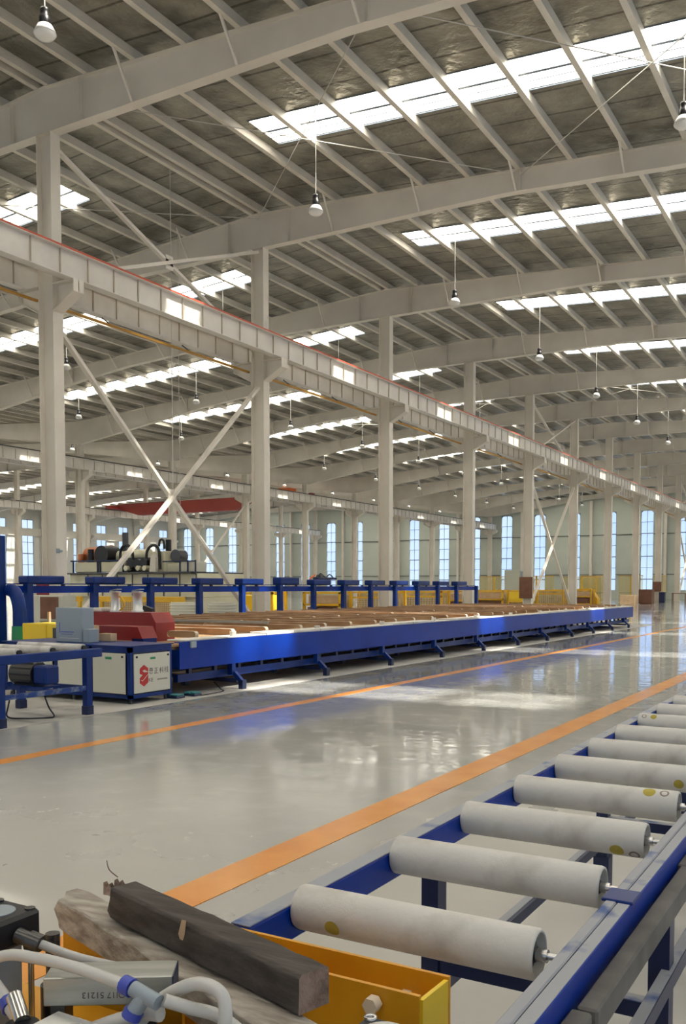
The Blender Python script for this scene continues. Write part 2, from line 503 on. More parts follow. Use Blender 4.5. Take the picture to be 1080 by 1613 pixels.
for x in back_x[10:]: window('y', YBACK - 0.12, x, 2.0, 1.0, 10.0, None, 6)
# girts and gable posts on the far wall
gi = 0
for z in (2.95, 7.85):
    for a, b in zip([XD] + far_x, far_x + [XE]):
        u0 = a + (0.75 if a != XD else 0); u1 = b - (0.75 if b != XE else 0)
        gi += 1
        struct(MB().box(u0, u1, YFAR - 0.12, YFAR, z - 0.05, z + 0.06).build('trim_%d' % gi, 'girt'))
for z in (8.35,):
    gi += 1
    struct(MB().box(XD, XD + 0.2, YBACK, YFAR, z - 0.12, z + 0.9).build('trim_%d' % gi, 'steel'))

# roof deck -----------------------------------------------------------
SKY0, SKY1 = 3.83, 5.27                       # skylight strip inside every bay
spans = [(XA, XE, 1), (XB, XA, -1), (XC, XB, 1), (XD, XC, -1)]
sky_rng = {0: (-14.9, 6.0), 1: (-42.0, -22.1), 2: (-68.6, -48.4), 3: (-96.0, -75.6)}
ceil = MB()
def slab(mb, x0, x1, y0, y1, th=0.05, dz=0.0):
    za = ztop(x0 + 1e-6) + DECK + dz; zb = ztop(x1 - 1e-6) + DECK + dz
    mb.hexa([(x0,y0,za),(x1,y0,zb),(x1,y1,zb),(x0,y1,za),(x0,y0,za+th),(x1,y0,zb+th),(x1,y1,zb+th),(x0,y1,za+th)])
for si, (x0, x1, sg) in enumerate(spans):
    a, b = sky_rng[si]
    slab(ceil, x0, a, YBACK, YFAR); slab(ceil, b, x1, YBACK, YFAR)
    ys = YBACK
    for k in KS[:-1]:
        s0, s1 = YK[k] + SKY0, YK[k] + SKY1
        slab(ceil, a, b, ys, s0); ys = s1
    slab(ceil, a, b, ys, YFAR)
ceiling = struct(ceil.build('ceiling', 'foil'))

# purlins: one Z section per line, running the whole length
def zsec(x, w, h):
    z = ztop(x) + 0.0
    t = 0.012
    return [(x-t, z), (x+w, z), (x+w, z+0.03), (x+t, z+0.03), (x+t, z+h), (x-w, z+h), (x-w, z+h-0.03), (x-t, z+h-0.03)]
PUR = []
for si, (x0, x1, sg) in enumerate(spans):
    n = 18
    for i in range(n + 1):
        x = x0 + (x1 - x0) * i / n
        if i == 0: x += 0.18
        if i == n: x -= 0.18
        PUR.append(x)
        mb = MB()
        z = ztop(x)
        mb.box(x-0.010, x+0.010, YBACK + 0.1, YFAR - 0.1, z, z + DECK - 0.002)
        mb.box(x-0.125, x-0.010, YBACK + 0.1, YFAR - 0.1, z, z + 0.014)
        mb.box(x-0.125, x-0.010, YBACK + 0.1, YFAR - 0.1, z + DECK - 0.016, z + DECK - 0.002)
        mb.box(x-0.125, x-0.113, YBACK + 0.1, YFAR - 0.1, z + 0.014, z + 0.035)
        mb.build('purlin', 'purlin', ceiling)
PUR.sort()
def sheet(mb, x0, x1, y0, y1, dz):
    za = ztop(x0 + 1e-6) + DECK + dz; zb = ztop(x1 - 1e-6) + DECK + dz
    mb.add([(x0,y0,za),(x1,y0,zb),(x1,y1,zb),(x0,y1,za)], [(0,1,2,3)])
# skylights
for si, (x0, x1, sg) in enumerate(spans):
    a, b = sky_rng[si]
    for k in KS[:-1]:
        y0, y1 = YK[k] + SKY0, YK[k] + SKY1
        fr = MB()
        slab(fr, a, b, y0 - 0.03, y0, 0.06, -0.02); slab(fr, a, b, y1, y1 + 0.03, 0.06, -0.02)
        ym = (y0 + y1) / 2
        slab(fr, a, b, ym - 0.045, ym + 0.045, 0.012, -0.01)
        slab(fr, a, b, ym + 0.33, ym + 0.36, 0.012, -0.01)
        f = fr.build('skylight', 'winframe', ceiling)
        xs = [a] + [p for p in PUR if a + 0.2 < p < b - 0.2] + [b]
        if si < 2 and -1 <= k <= 5 or si == 2 and k <= 4:
            for p, q in zip(xs, xs[1:]):
                g = MB(); sheet(g, p, q, y0, y1, 0.02); g.build('pane', 'skypane', f)
        else:
            g = MB()
            for p, q in zip(xs, xs[1:]): sheet(g, p, q, y0, y1, 0.02)
            tag(g.build('pane', 'skypane', f), kind='stuff')

# portals so that the sky light finds the skylight strips
for k in KS[:-1]:
    for (xa, xb) in ((-42.0, 6.0),):
        pl = bpy.data.lights.new('portal', 'AREA')
        pl.shape = 'RECTANGLE'; pl.size = xb - xa; pl.size_y = SKY1 - SKY0
        pl.cycles.is_portal = True
        po = bpy.data.objects.new('sky_portal', pl)
        po.location = ((xa + xb)/2, YK[k] + (SKY0 + SKY1)/2, 14.3)
        COL.objects.link(po)

# rafters -------------------------------------------------------------
def depth_ridge(u):       # u: distance from the ridge column
    P = [(0, 1.13), (8.6, 0.62), (14, 0.60), (17, 0.72), (21, 1.05), (27.1, 1.50)]
    for (a, da), (b, db) in zip(P, P[1:]):
        if u <= b: return da + (db - da) * (u - a) / (b - a)
    return 1.5
SPN = ['nearest nave over the polished floor', 'second bay beyond the nearest column row', 'third bay beyond the second column row', 'farthest bay beside the left wall']
for si, (x0, x1, sg) in enumerate(spans):
    rx = x0 if sg == 1 else x1
    us = [0, 2, 5, 8.6, 11, 14, 17, 19, 21, 24, 27]
    xs = [rx + sg*u for u in us]
    for k in KS:
        if si >= 2 and k < 1: continue
        y = YK[k]
        vis = (si == 0 and k >= 0) or (si == 1 and k >= 0) or (si >= 2 and k >= 3)
        num = ORD[k] if k >= 0 else ORD[-k - 1]
        if k >= 0: lab = 'steel roof rafter, %s from the camera, spanning the %s' % (num, SPN[si])
        else: lab = 'steel roof rafter behind the %s rafter in view, over the %s' % (['first', 'one behind the first', 'two behind the first'][-k-1], SPN[si].split(' over')[0].split(' beyond')[0])
        r = thing('roof_rafter', lab, 'rafter', (rx, y, ztop(rx)), 'roof rafters of the steel hall')
        web = MB(); bf = MB(); tf = MB()
        for (xa, ua), (xb, ub) in zip(list(zip(xs, us)), list(zip(xs, us))[1:]):
            ta, tb = ztop(xa - 0) , ztop(xb - 0)
            if ua == 0: ta = RT
            if ub == 27: tb = RT - 0.06*27
            da, db = depth_ridge(ua), depth_ridge(ub)
            (xl, tl, dl), (xr, tr, dr) = sorted([(xa, ta, da), (xb, tb, db)])
            X = lambda v: v - rx
            Z = lambda v: v - ztop(rx)
            def hx(m, hw, lo_l, lo_r, hi_l, hi_r):
                m.hexa([(X(xl),-hw,Z(lo_l)),(X(xr),-hw,Z(lo_r)),(X(xr),hw,Z(lo_r)),(X(xl),hw,Z(lo_l)),(X(xl),-hw,Z(hi_l)),(X(xr),-hw,Z(hi_r)),(X(xr),hw,Z(hi_r)),(X(xl),hw,Z(hi_l))])
            hx(web, 0.008, tl-dl+0.016, tr-dr+0.016, tl-0.016, tr-0.016)
            hx(bf, 0.14, tl-dl, tr-dr, tl-dl+0.016, tr-dr+0.016)
            hx(tf, 0.14, tl-0.016, tr-0.016, tl-0.001, tr-0.001)
        web.build('web', 'steel', r); bf.build('lower_flange', 'steel', r); tf.build('upper_flange', 'steel', r)
        if vis and si < 2:
            for u in (2.9, 5.9, 8.9, 11.9, 14.9, 17.9, 20.9, 23.9):
                xx = sg*u; zt = -0.06*u
                MB().bar((xx, -0.75, zt + 0.06), (xx, -0.13, zt - depth_ridge(u) + 0.03), 0.05, 0.05).build('flange_brace', 'steel', r)
        if vis:
            for u in (1.2, 9.0, 18.0):
                MB().box(sg*u-0.006, sg*u+0.006, -0.13, 0.13, -0.06*u-depth_ridge(u)+0.03, -0.06*u-0.02).build('stiffener', 'steel', r)

# columns -------------------------------------------------------------
ROWN = {XA: 'nearest column row', XB: 'second column row', XC: 'third column row', XE: 'right wall row', XD: 'left wall row'}
def hsec(mb, x, d, z0, z1, fw=0.33, t=0.016):
    mb.box(x-d/2, x-d/2+t, -fw/2, fw/2, z0, z1)
    mb.box(x+d/2-t, x+d/2, -fw/2, fw/2, z0, z1)
    mb.box(x-d/2+t, x+d/2-t, -0.006, 0.006, z0, z1)
def make_column(row, label):
    top = (RT - 1.13) if row in (XA, XC) else (RT - 0.06*27 - 1.5)
    o = thing('steel_column', label, 'column', (row, 0, 0), ROWN[row] + ' of steel columns')
    m = MB(); hsec(m, 0, 0.52, 0.03, 8.30); m.build('shaft', 'steel', o)
    m = MB(); hsec(m, 0, 0.50, 8.30, top, 0.31); m.build('upper_shaft', 'steel', o)
    MB().box(-0.36, 0.36, -0.26, 0.26, 0, 0.03).build('base_plate', 'steel', o)
    sides = (1, -1) if row not in (XE, XD) else ((-1,) if row == XE else (1,))
    for sg in sides:
        m = MB()
        a, b = 0.26*sg, 0.98*sg
        poly = [(a, 8.22), (a+0.02*sg, 8.86), (b, 8.86), (b, 8.60)]
        if sg < 0: poly = poly[::-1]
        m.prism(poly, 'y', -0.012, 0.012)
        m.box(min(a,b), max(a,b), -0.17, 0.17, 8.86, 8.89)
        m.box(b-0.01*sg, b, -0.17, 0.17, 8.60, 8.86)
        m.bar((a, 0, 8.22), (b, 0, 8.60), 0.34, 0.016)
        m.build('bracket', 'steel', o)
    return o
for row in (XA, XB, XC, XE, XD):
    proto = None
    for k in KS:
        if row == XC and k < 3 or row == XB and k < 0 or row == XD and k < 2: continue
        if row == XE and k > 6: continue
        if k >= 0 and row not in (XE,):
            lab = 'steel H column in the %s, %s counting away from the camera' % (ROWN[row], ORD[k])
        else:
            lab = 'steel H column of the %s, %s behind the first in view' % (ROWN[row], ORD[-k-1] if k < 0 else 'beside frame ' + ORD[k])
        if proto is None:
            proto = make_column(row, lab); o = proto
        else:
            o = copy_tree(proto); o['label'] = lab
        o.location.y = YK[k]
# gable posts in front of the far wall
gpx = [-25.24 + 4.47*(i + 0.5) for i in range(-16, 7, 2)]
pp = None
for i, x in enumerate([x for x in gpx if XD + 2 < x < XE - 2 and min(abs(x - XA), abs(x - XB), abs(x - XC)) > 1.2]):
    m = MB(); zt = ztop(x) - 0.75
    m.box(-0.15, 0.15, -0.20, -0.185, 0, zt); m.box(-0.15, 0.15, 0.085, 0.1, 0, zt); m.box(-0.006, 0.006, -0.185, 0.085, 0, zt)
    o = m.build('gable_post', 'steel'); o.location = (x, YFAR - 0.42, 0)
    tag(o, 'slim steel wind post in front of the far wall, %s from its left end' % ORD[i], 'post', 'wind posts at the far wall')

# crane girders ------------------------------------------------------
YG0, YG1 = YBACK + 0.5, YFAR - 1.2
def crane_girder(x, label, k0, k1, z0=8.895, z1=9.56, rail='darkmetal', stiff_side=1):
    g = thing('crane_girder', label, 'girder', (x, YG0, z0), 'crane runway girders')
    L = YK[k1] - YK[k0]; ya = YK[k0] - YG0; yb = ya + L
    MB().box(-0.007, 0.007, ya, yb, 0.02, z1-z0-0.02).build('web', 'girder', g)
    MB().box(-0.14, 0.14, ya, yb, 0, 0.02).build('lower_flange', 'girder', g)
    MB().box(-0.13, 0.13, ya, yb, z1-z0-0.02, z1-z0).build('upper_flange', 'girder', g)
    MB().box(-0.035, 0.035, ya, yb, z1-z0, z1-z0+0.09).build('rail', rail, g)
    near = None
    n = int(L / 0.9)
    many = MB()
    for i in range(n):
        yy = ya + 0.45 + i*0.9
        many_ = (x < -30) or i > 60
        mb = many if many_ else MB()
        mb.box(0.007, 0.045, yy-0.012, yy+0.012, 0.03, z1-z0-0.02)
        if x < -30: continue
        mb.box(-0.045, -0.007, yy-0.005, yy+0.005, 0.03, z1-z0-0.02)
        if not many_: mb.build('stiffener', 'weld', g)
    if many.v: tag(many.build('stiffener', 'weld', g), kind='stuff')
    return g
GX = {XA: (0.82, -0.82), XB: (0.82, -0.82), XC: (0.82, -0.82)}
g1 = crane_girder(XA + 0.82, 'long pale crane girder with a red rail line, nave side of the nearest columns', -3, 11)
MB().box(0.09, 0.14, YK[-3]-YG0, YK[11]-YG0, 0.665, 0.71).build('red_edge_pipe', 'redpipe', g1)
g2 = crane_girder(XA - 0.82, 'long pale crane girder on the far side of the nearest column row', -3, 11)
g3 = crane_girder(XB + 0.82, 'long pale crane girder on the near side of the second column row', 0, 11)
g4 = crane_girder(XB - 0.82, 'long pale crane girder on the far side of the second column row', 0, 11)
g5 = crane_girder(XC + 0.82, 'long pale crane girder on the near side of the third column row', 3, 11)
# ochre conductor bar under the rear girder of the nearest row
cb = thing('conductor_bar', 'ochre conductor bar hanging below the girder along the nearest column row', 'conduit', (XA - 0.45, 10.0, 8.6))
MB().box(-0.03, 0.03, -8, 90, -0.03, 0.03).build('bar', 'yellowpipe', cb)
for k in range(-1, 9):
    for d in (2.6, 6.0):
        MB().bar((-0.37, YK[k]-10+d, 0.28), (0.0, YK[k]-10+d, 0.0), 0.03, 0.03).build('hanger', 'darkmetal', cb)

# bracing -------------------------------------------------------------
def xbrace(x, k, z0, z1, label, w=0.15):
    y0, y1 = YK[k] + 0.2, YK[k+1] - 0.2
    o = thing('cross_brace', label, 'brace', (x, y0, z0), 'steel cross braces between columns')
    L = y1 - y0; H = z1 - z0
    MB().bar((0.05, 0, 0), (0.05, L, H), 0.09, w, (1, 0, 0)).build('diagonal', 'steel', o)
    MB().bar((-0.06, 0, H), (-0.06, L, 0), 0.09, w, (1, 0, 0)).build('diagonal', 'steel', o)
    MB().box(-0.012, 0.0, L/2-0.16, L/2+0.16, H/2-0.2, H/2+0.2).build('gusset', 'steel', o)
xbrace(XA, 0, 0.15, 8.0, 'big lower X brace between the two nearest columns on the left')
xbrace(XA, 0, 9.2, 12.4, 'upper X brace under the roof between the two nearest columns', 0.12)
xbrace(XA, 4, 0.15, 8.0, 'lower X brace between the fifth and sixth nearest-row columns')
xbrace(XA, 4, 9.2, 12.4, 'upper X brace between the fifth and sixth nearest-row columns', 0.12)
xbrace(XA, 9, 0.15, 8.0, 'distant lower X brace in the nearest column row at the right frame edge')
xbrace(XA, 9, 9.2, 12.4, 'distant upper X brace in the nearest column row at the right frame edge', 0.12)
xbrace(XB, 4, 0.15, 8.0, 'lower X brace in the second column row, seen behind the machines')
# roof rods
def rod(a, b, label, cat='rod', r=0.013, group='thin roof bracing rods', name='bracing_rod', mat='rod'):
    a = Vector(a); b = Vector(b)
    o = MB().cyl((0, 0, 0), tuple(b - a), r, n=6).build(name, mat)
    o.location = a
    return tag(o, label, cat, group)
cells = [(XA, -9.2), (-9.2, -0.2), (-27.2, XA), (-36.2, -27.2)]
for k in (0, 4):
    for (xa, xb), nm in zip(cells, ('right of the nearest columns', 'far right over the nave', 'left of the nearest columns', 'mid second bay')):
        za = min(ztop(xa), RT) - 0.16; zb = ztop(xb) - 0.16
        rod((xa, YK[k]+0.1, za), (xb, YK[k+1]-0.1, zb), 'thin roof rod rising away, %s, %s braced bay' % (nm, 'near' if k == 0 else 'far'))
        rod((xa, YK[k+1]-0.1, za - 0.04), (xb, YK[k]+0.1, zb - 0.04), 'thin roof rod rising back, %s, %s braced bay' % (nm, 'near' if k == 0 else 'far'))

# pendant lamps ------------------------------------------------------
def lamp_proto():
    o = thing('pendant_lamp', 'x', 'lamp', (0, 0, 0), 'high bay pendant lamps')
    MB().lathe([(0.012, 0), (0.012, 1.0)], 6, (0, 0, 0.42)).build('rod', 'rod', o)
    m = MB().lathe([(0.09, 0.14), (0.10, 0.16), (0.10, 0.26), (0.08, 0.28), (0.08, 0.36), (0.085, 0.38), (0.07, 0.42), (0.02, 0.44)], 16)
    m.build('ballast_housing', 'black', o)
    MB().lathe([(0.085, 0.15), (0.13, 0.12), (0.17, 0.05), (0.20, -0.02), (0.195, -0.02), (0.165, 0.05), (0.08, 0.14)], 24).build('reflector', 'lampshade', o)
    MB().lathe([(0.19, -0.02), (0.182, -0.05), (0.14, -0.09), (0.07, -0.11), (0.001, -0.115)], 24).build('diffuser', 'lampshade', o)
    return o
lp = lamp_proto()
first = True
cols_l = [(-3.95, 'over the right of the nave'), (-13.05, 'along the left of the nave'), (-23.0, 'just beyond the nearest columns'), (-31.7, 'in the middle of the second bay'), (-40.3, 'before the second column row'), (-50.3, 'just beyond the second column row'), (-59.0, 'in the middle of the third bay')]
for x, nm in cols_l:
    for k in range(-3, 12):
        if x < -20 and k < 0 or x < -45 and k < 3: continue
        y = YK[k] + 4.25 if k < 11 else None
        if y is None: continue
        if first: o = lp; first = False
        else: o = copy_tree(lp)
        o.location = (x, y, 11.15)
        for ch in o.children:
            if ch.name.startswith('rod'): ch.scale = (1, 1, ztop(x) + DECK + 0.01 - 11.57); ch.location.z = 0.42 * (1 - ch.scale[2])
        o['label'] = 'white pendant lamp %s, %s bay %s the first column' % (nm, ORD[k] if k >= 0 else ORD[-k-1], 'past' if k >= 0 else 'before')

# ------------------------------------------------------------------ long cross transfer table
TX0, TX1, TY0, TY1 = -14.15, -7.75, 9.15, 33.7
T = thing('cooling_table', 'very long blue steel transfer table with brown cross belts, behind the far orange line', 'table', (TX1, TY0, 0))
def lb(n, m, p, x0, x1, y0, y1, z0, z1, bev=0):
    mb = MB()
    (mb.bevbox(x0-TX1, x1-TX1, y0-TY0, y1-TY0, z0, z1, bev) if bev else mb.box(x0-TX1, x1-TX1, y0-TY0, y1-TY0, z0, z1))
    return mb.build(n, m, p)
LT = TY1 - TY0
m = MB(); m.box(-0.012, 0, 0, LT, 0.35, 0.70); m.box(-0.09, -0.012, 0, LT, 0.688, 0.70); m.box(-0.09, -0.012, 0, LT, 0.35, 0.362)
m.build('front_beam', 'brightblue', T)
m = MB(); m.box(-6.4, -6.388, 3.05, LT, 0.42, 0.70); m.build('rear_beam', 'brightblue', T)
lb('end_beam', 'blue', T, -10.3, TX1 - 0.012, TY0, TY0 + 0.08, 0.35, 0.60)
lb('end_beam', 'blue', T, TX0, -10.3, 12.2, 12.28, 0.35, 0.70)
lb('end_beam', 'blue', T, TX0, TX1 - 0.012, TY1 - 0.08, TY1, 0.35, 0.70)
m = MB(); m.box(-2.55, -0.09, 0.0, LT-0.08, 0.60, 0.64); m.box(-6.39, -2.55, 3.13, LT-0.08, 0.60, 0.64); m.build('deck_plate', 'belt', T)
# felt strip in stepped lengths along the front edge
y = TY0 + 0.15; i = 0
while y < TY1 - 0.3:
    L = random.uniform(0.7, 1.3); L = min(L, TY1 - 0.05 - y)
    dz = random.choice((0, 0.012, 0.022))
    lb('felt_strip', 'felt', T, TX1 - 0.34, TX1 - 0.03, y, y + L - 0.02, 0.70, 0.722 + dz, 0.006)
    y += L
for i in range(11):
    yy = 10.4 + 2.22*i
    MB().cyl((-0.10, yy-TY0, 0.70), (-0.10, yy-TY0, 0.79), 0.045, n=12).build('stop_post', 'felt', T)
# carriers: brown belts with rounded ends running across the table
def belt(x0, x1, yy, h=0.085, w=0.075):
    r = h / 2; zc = 0.70 + r
    poly = []
    for k in range(7):
        a = math.pi/2 + math.pi*k/6
        poly.append((x0 + r + r*math.cos(a), zc + r*math.sin(a)))
    for k in range(7):
        a = -math.pi/2 + math.pi*k/6
        poly.append((x1 - r + r*math.cos(a), zc + r*math.sin(a)))
    poly = [(a - TX1, b) for a, b in poly][::-1]
    n = len(poly)
    mb = MB()
    mb.prism(poly, 'y', yy-TY0-w/2+0.012, yy-TY0+w/2-0.012)
    b = mb.build('cross_belt', 'belt', T)
    # light belt loop around the body
    ob = MB()
    o2 = [(a[0] + 0.006*(1 if a[0] > (x0+x1)/2 - TX1 else -1), 0.70 + (a[1]-0.70)*1.08) for a in poly]
    va = [(p[0], yy-TY0-w/2, p[1]) for p in o2]; vb = [(p[0], yy-TY0+w/2, p[1]) for p in o2]
    ob.add(va + vb, [(k, n+k, n+(k+1) % n, (k+1) % n) for k in range(n)])
    ob.build('belt_loop', 'belttop', b)
i = 0
yy = TY0 + 0.5
while yy < TY1 - 0.3:
    if yy > 12.4: belt(TX0 + 0.15, -10.3 + random.uniform(-0.06, 0.06), yy)
    if yy > 9.0: belt(-10.15 if yy > 10.5 else -8.38 if yy < 9.5 else -8.72, TX1 - 0.42 + random.uniform(-0.1, 0.03), yy + 0.42)
    yy += 0.86; i += 1
# loose rod bundle lying on the belts at the rear left
rb = thing('profile_bundle', 'thin grey metal profiles lying across the left end of the brown belts', 'metal bars', (-10.9, 12.6, 0.796))
for dx, dy, a in ((0, 0, 0.02), (0.1, 0.13, -0.03), (-0.2, 0.27, 0.05)):
    MB().bar((-1.9+dx, dy, 0.012), (2.0+dx, dy+a*4, 0.012), 0.05, 0.022).build('profile', 'alu', rb)
# running gear below the front beam
MB().box(-0.20, -0.12, 0.1, LT-0.1, 0.17, 0.27).build('longitudinal_beam', 'blue', T)
MB().box(-1.25, -1.17, 0.1, LT-0.1, 0.17, 0.27).build('longitudinal_beam', 'blue', T)
for i in range(45):
    yy = 0.35 + i*0.54
    if yy > LT - 0.2: break
    MB().box(-0.17, -0.12, yy-0.03, yy+0.03, 0.27, 0.355).build('hanger', 'navy', T)
for i in range(11):
    yy = 10.3 + 2.22*i - TY0
    lg = MB()
    lg.box(-0.09, -0.01, yy-0.04, yy+0.04, 0.19, 0.355)
    lg.bar((0.0, yy, 0.22), (0.13, yy, 0.10), 0.06, 0.06, (0, 1, 0))
    lg.build('leg', 'blue', T)
    MB().bar((0.05, yy, 0.115), (-1.25, yy, 0.135), 0.06, 0.05).build('cross_arm', 'navy', T)
    MB().box(0.10, 0.17, yy-0.045, yy+0.045, 0, 0.13).build('foot', 'navy', T)
    MB().box(-0.92, -0.84, yy-0.05, yy+0.05, 0, 0.12).build('foot', 'navy', T)
    if yy > 3.2: MB().box(-6.3, -6.2, yy-0.05, yy+0.05, 0, 0.42).build('leg', 'blue', T)
# bracket plate on the front beam
MB().box(0.0, 0.03, 0.20, 0.30, 0.62, 0.70).build('bracket', 'lightgrey', T)
MB().cyl((-0.5, 0.2, 0.3), (-0.5, 3.0, 0.3), 0.03, n=8).build('pipe', 'darkmetal', T)

# ------------------------------------------------------------------ blue profile puller track behind the table
PX = -14.6
R = thing('puller_track', 'long blue rail on posts behind the brown belt table, with dark blue hoods', 'rail', (PX, 12.6, 0))
MB().box(-0.07, 0.07, -3.0, 22.95, 1.285, 1.43).build('track_beam', 'brightblue', R)
MB().box(-0.10, 0.10, -3.0, 22.95, 1.455, 1.475).build('cover_strip', 'blue', R)
for i in range(27):
    MB().box(-0.03, 0.03, -2.9+i*0.97, -2.84+i*0.97, 1.43, 1.455).build('spacer', 'navy', R)
for i in range(14):
    yy = 1.745*i + (0.3 if i == 13 else 0)
    MB().box(0.07, 0.19, yy-0.07, yy+0.07, 0.0, 1.46).build('post', 'blue', R)
    if i < 13:
        h = 0.15 + (0.05 if i in (5,) else 0)
        MB().bevbox(-0.06, 0.22, yy-0.09, yy+0.86, 1.475, 1.475+h, 0.02).build('hood', 'blue', R)
ph = thing('gripper_carriage', 'small dark clutter of hoses and gripper on top of the blue track', 'gripper', (PX+0.05, 23.9, 1.627))
MB().bevbox(-0.1, 0.1, -0.6, 0.5, 0.0, 0.07, 0.02).build('body', 'navy', ph)
MB().tube([(0, -0.5, 0.05), (0, -0.3, 0.18), (0, 0.0, 0.06), (0, 0.2, 0.16), (0, 0.45, 0.05)], 0.018).build('hose', 'black', ph)
MB().cyl((-0.08, -0.35, 0.09), (0.08, -0.35, 0.09), 0.07, n=12).build('pulley', 'darkmetal', ph)
MB().bar((0, -0.9, 0.02), (0, -0.62, 0.14), 0.05, 0.04).build('lever', 'orange', ph)

# ------------------------------------------------------------------ saw cabinet
Cb = thing('saw_cabinet', 'blue framed cabinet with off-white panels and a red logo, at the table end', 'cabinet', (-7.72, 8.22, 0))
def cbx(n, m, x0, x1, y0, y1, z0, z1, bev=0, p=None):
    mb = MB()
    (mb.bevbox(x0, x1, y0, y1, z0, z1, bev) if bev else mb.box(x0, x1, y0, y1, z0, z1))
    return mb.build(n, m, p or Cb)
CW, CD = -2.2, 0.74
cbx('body', 'navy', CW+0.02, -0.02, 0.02, CD-0.02, 0.10, 0.66)
for x in (0.0, -0.62, -1.22, -2.16):
    cbx('frame_post', 'blue', x-0.05, x, 0, 0.05, 0.06, 0.69)
cbx('frame_post', 'blue', -0.05, 0, CD-0.05, CD, 0.06, 0.69)
for z0, z1 in ((0.62, 0.69), (0.07, 0.115)):
    cbx('frame_rail', 'blue', CW, 0.0, 0.0, 0.05, z0, z1)
    cbx('frame_rail', 'blue', -0.05, 0.0, 0.05, CD-0.05, z0, z1)
cbx('top_plate', 'blue', CW-0.02, 0.02, -0.02, CD+0.02, 0.69, 0.703)
pn = []
for x0, x1 in ((-0.60, -0.07), (-1.20, -0.68), (-2.12, -1.30)):
    p = cbx('side_panel', 'creamw', x0, x1, -0.016, -0.002, 0.125, 0.61, 0.004); pn.append(p)
    for xs in (x0+0.04, x1-0.04):
        MB().cyl((xs, -0.016, 0.57), (xs, -0.026, 0.57), 0.014, n=10).build('knob', 'black', p)
    cbx('vent_label', 'green', (x0+x1)/2-0.05, (x0+x1)/2+0.05, -0.019, -0.016, 0.535, 0.565, 0, p)
fp = cbx('front_panel', 'creamw', 0.002, 0.016, 0.05, CD-0.05, 0.13, 0.60, 0.004)
for ys in (0.09, CD-0.09):
    MB().cyl((0.016, ys, 0.565), (0.026, ys, 0.565), 0.014, n=10).build('knob', 'black', fp)
cbx('vent_label', 'green', 0.016, 0.019, 0.33, 0.42, 0.525, 0.552, 0, fp)
# logo: red hexagonal S made of two folded bands
lg = MB()
def P2(y, z): return (y, z)
cy0, cz0, s_ = 0.215, 0.335, 0.075
def quad(pts, x=0.0175):
    lg.prism([(cy0 + a*s_, cz0 + b*s_) for a, b in pts], 'x', 0.0162, x)
quad([(-1, 0.35), (-1, 1.15), (0, 1.75), (1, 1.15), (1, 0.55), (0.15, 0.95), (-0.35, 0.8), (0.2, 0.45), (-0.2, 0.1)])
quad([(1, 0.5), (1, 0.25), (-0.3, -0.75), (-1, -0.55), (-1, -0.35), (0.0, 0.35), (0.3, 0.55)])
quad([(-1, -0.5), (-0.35, -0.9), (0.1, -0.6), (1, 0.1), (1, -1.15), (0, -1.75), (-1, -1.15)])
lg.build('logo', 'logo_red', fp)
# the four characters as strokes, then the small second line
st = MB()
def stroke(ox, oz, sc, segs, t=0.006):
    for (a, b, c_, d_) in segs:
        p = Vector((0.017, ox + a*sc, oz + b*sc)); q = Vector((0.017, ox + c_*sc, oz + d_*sc))
        st.bar(p, q, t, 0.002, (1, 0, 0))
h1 = [(0.1,0.95,0.9,0.95),(0.5,1.0,0.5,0.85),(0.15,0.8,0.85,0.8),(0.15,0.8,0.15,0.5),(0.85,0.8,0.85,0.5),(0.15,0.65,0.85,0.65),(0.15,0.5,0.85,0.5),(0.1,0.3,0.2,0.1),(0.35,0.35,0.4,0.05),(0.4,0.05,0.7,0.05),(0.75,0.3,0.85,0.15)]
h2 = [(0.1,0.9,0.9,0.9),(0.5,0.9,0.5,0.05),(0.5,0.5,0.85,0.5),(0.2,0.6,0.2,0.05),(0.0,0.05,1.0,0.05)]
h3 = [(0.05,0.7,0.5,0.7),(0.3,0.95,0.3,0.0),(0.3,0.65,0.05,0.3),(0.3,0.6,0.5,0.4),(0.6,0.85,0.7,0.75),(0.6,0.6,0.7,0.5),(0.55,0.3,1.0,0.4),(0.85,1.0,0.85,0.0)]
h4 = [(0.0,0.7,0.4,0.7),(0.22,1.0,0.22,0.05),(0.0,0.35,0.4,0.5),(0.5,0.8,1.0,0.8),(0.75,1.0,0.75,0.55),(0.5,0.55,0.95,0.55),(0.95,0.55,0.55,0.0),(0.6,0.4,1.0,0.0)]
for i, h in enumerate((h1, h2, h3, h4)):
    stroke(0.305 + i*0.092, 0.345, 0.075, h)
stroke(0.305, 0.255, 0.04, [(0,0,0,1),(0,0.5,0.7,1),(0.1,0.5,0.8,0),(1.1,0,1.1,1),(1.1,1,1.8,0.9),(1.1,0.5,1.7,0.5),(1.1,0,1.8,0)], 0.005)
for i in range(9):
    stroke(0.455 + i*0.021, 0.262, 0.018, [(0,0,0,1),(0,1,0.7,0.8),(0.7,0.8,0.7,0)], 0.003)
st.build('lettering', 'ink', fp)
for x, yv in ((-0.06, 0.06), (-0.06, CD-0.06), (-2.1, 0.06), (-1.0, 0.06)):
    MB().cyl((x, yv, 0), (x, yv, 0.08), 0.02, n=8).build('levelling_foot', 'darkmetal', Cb)

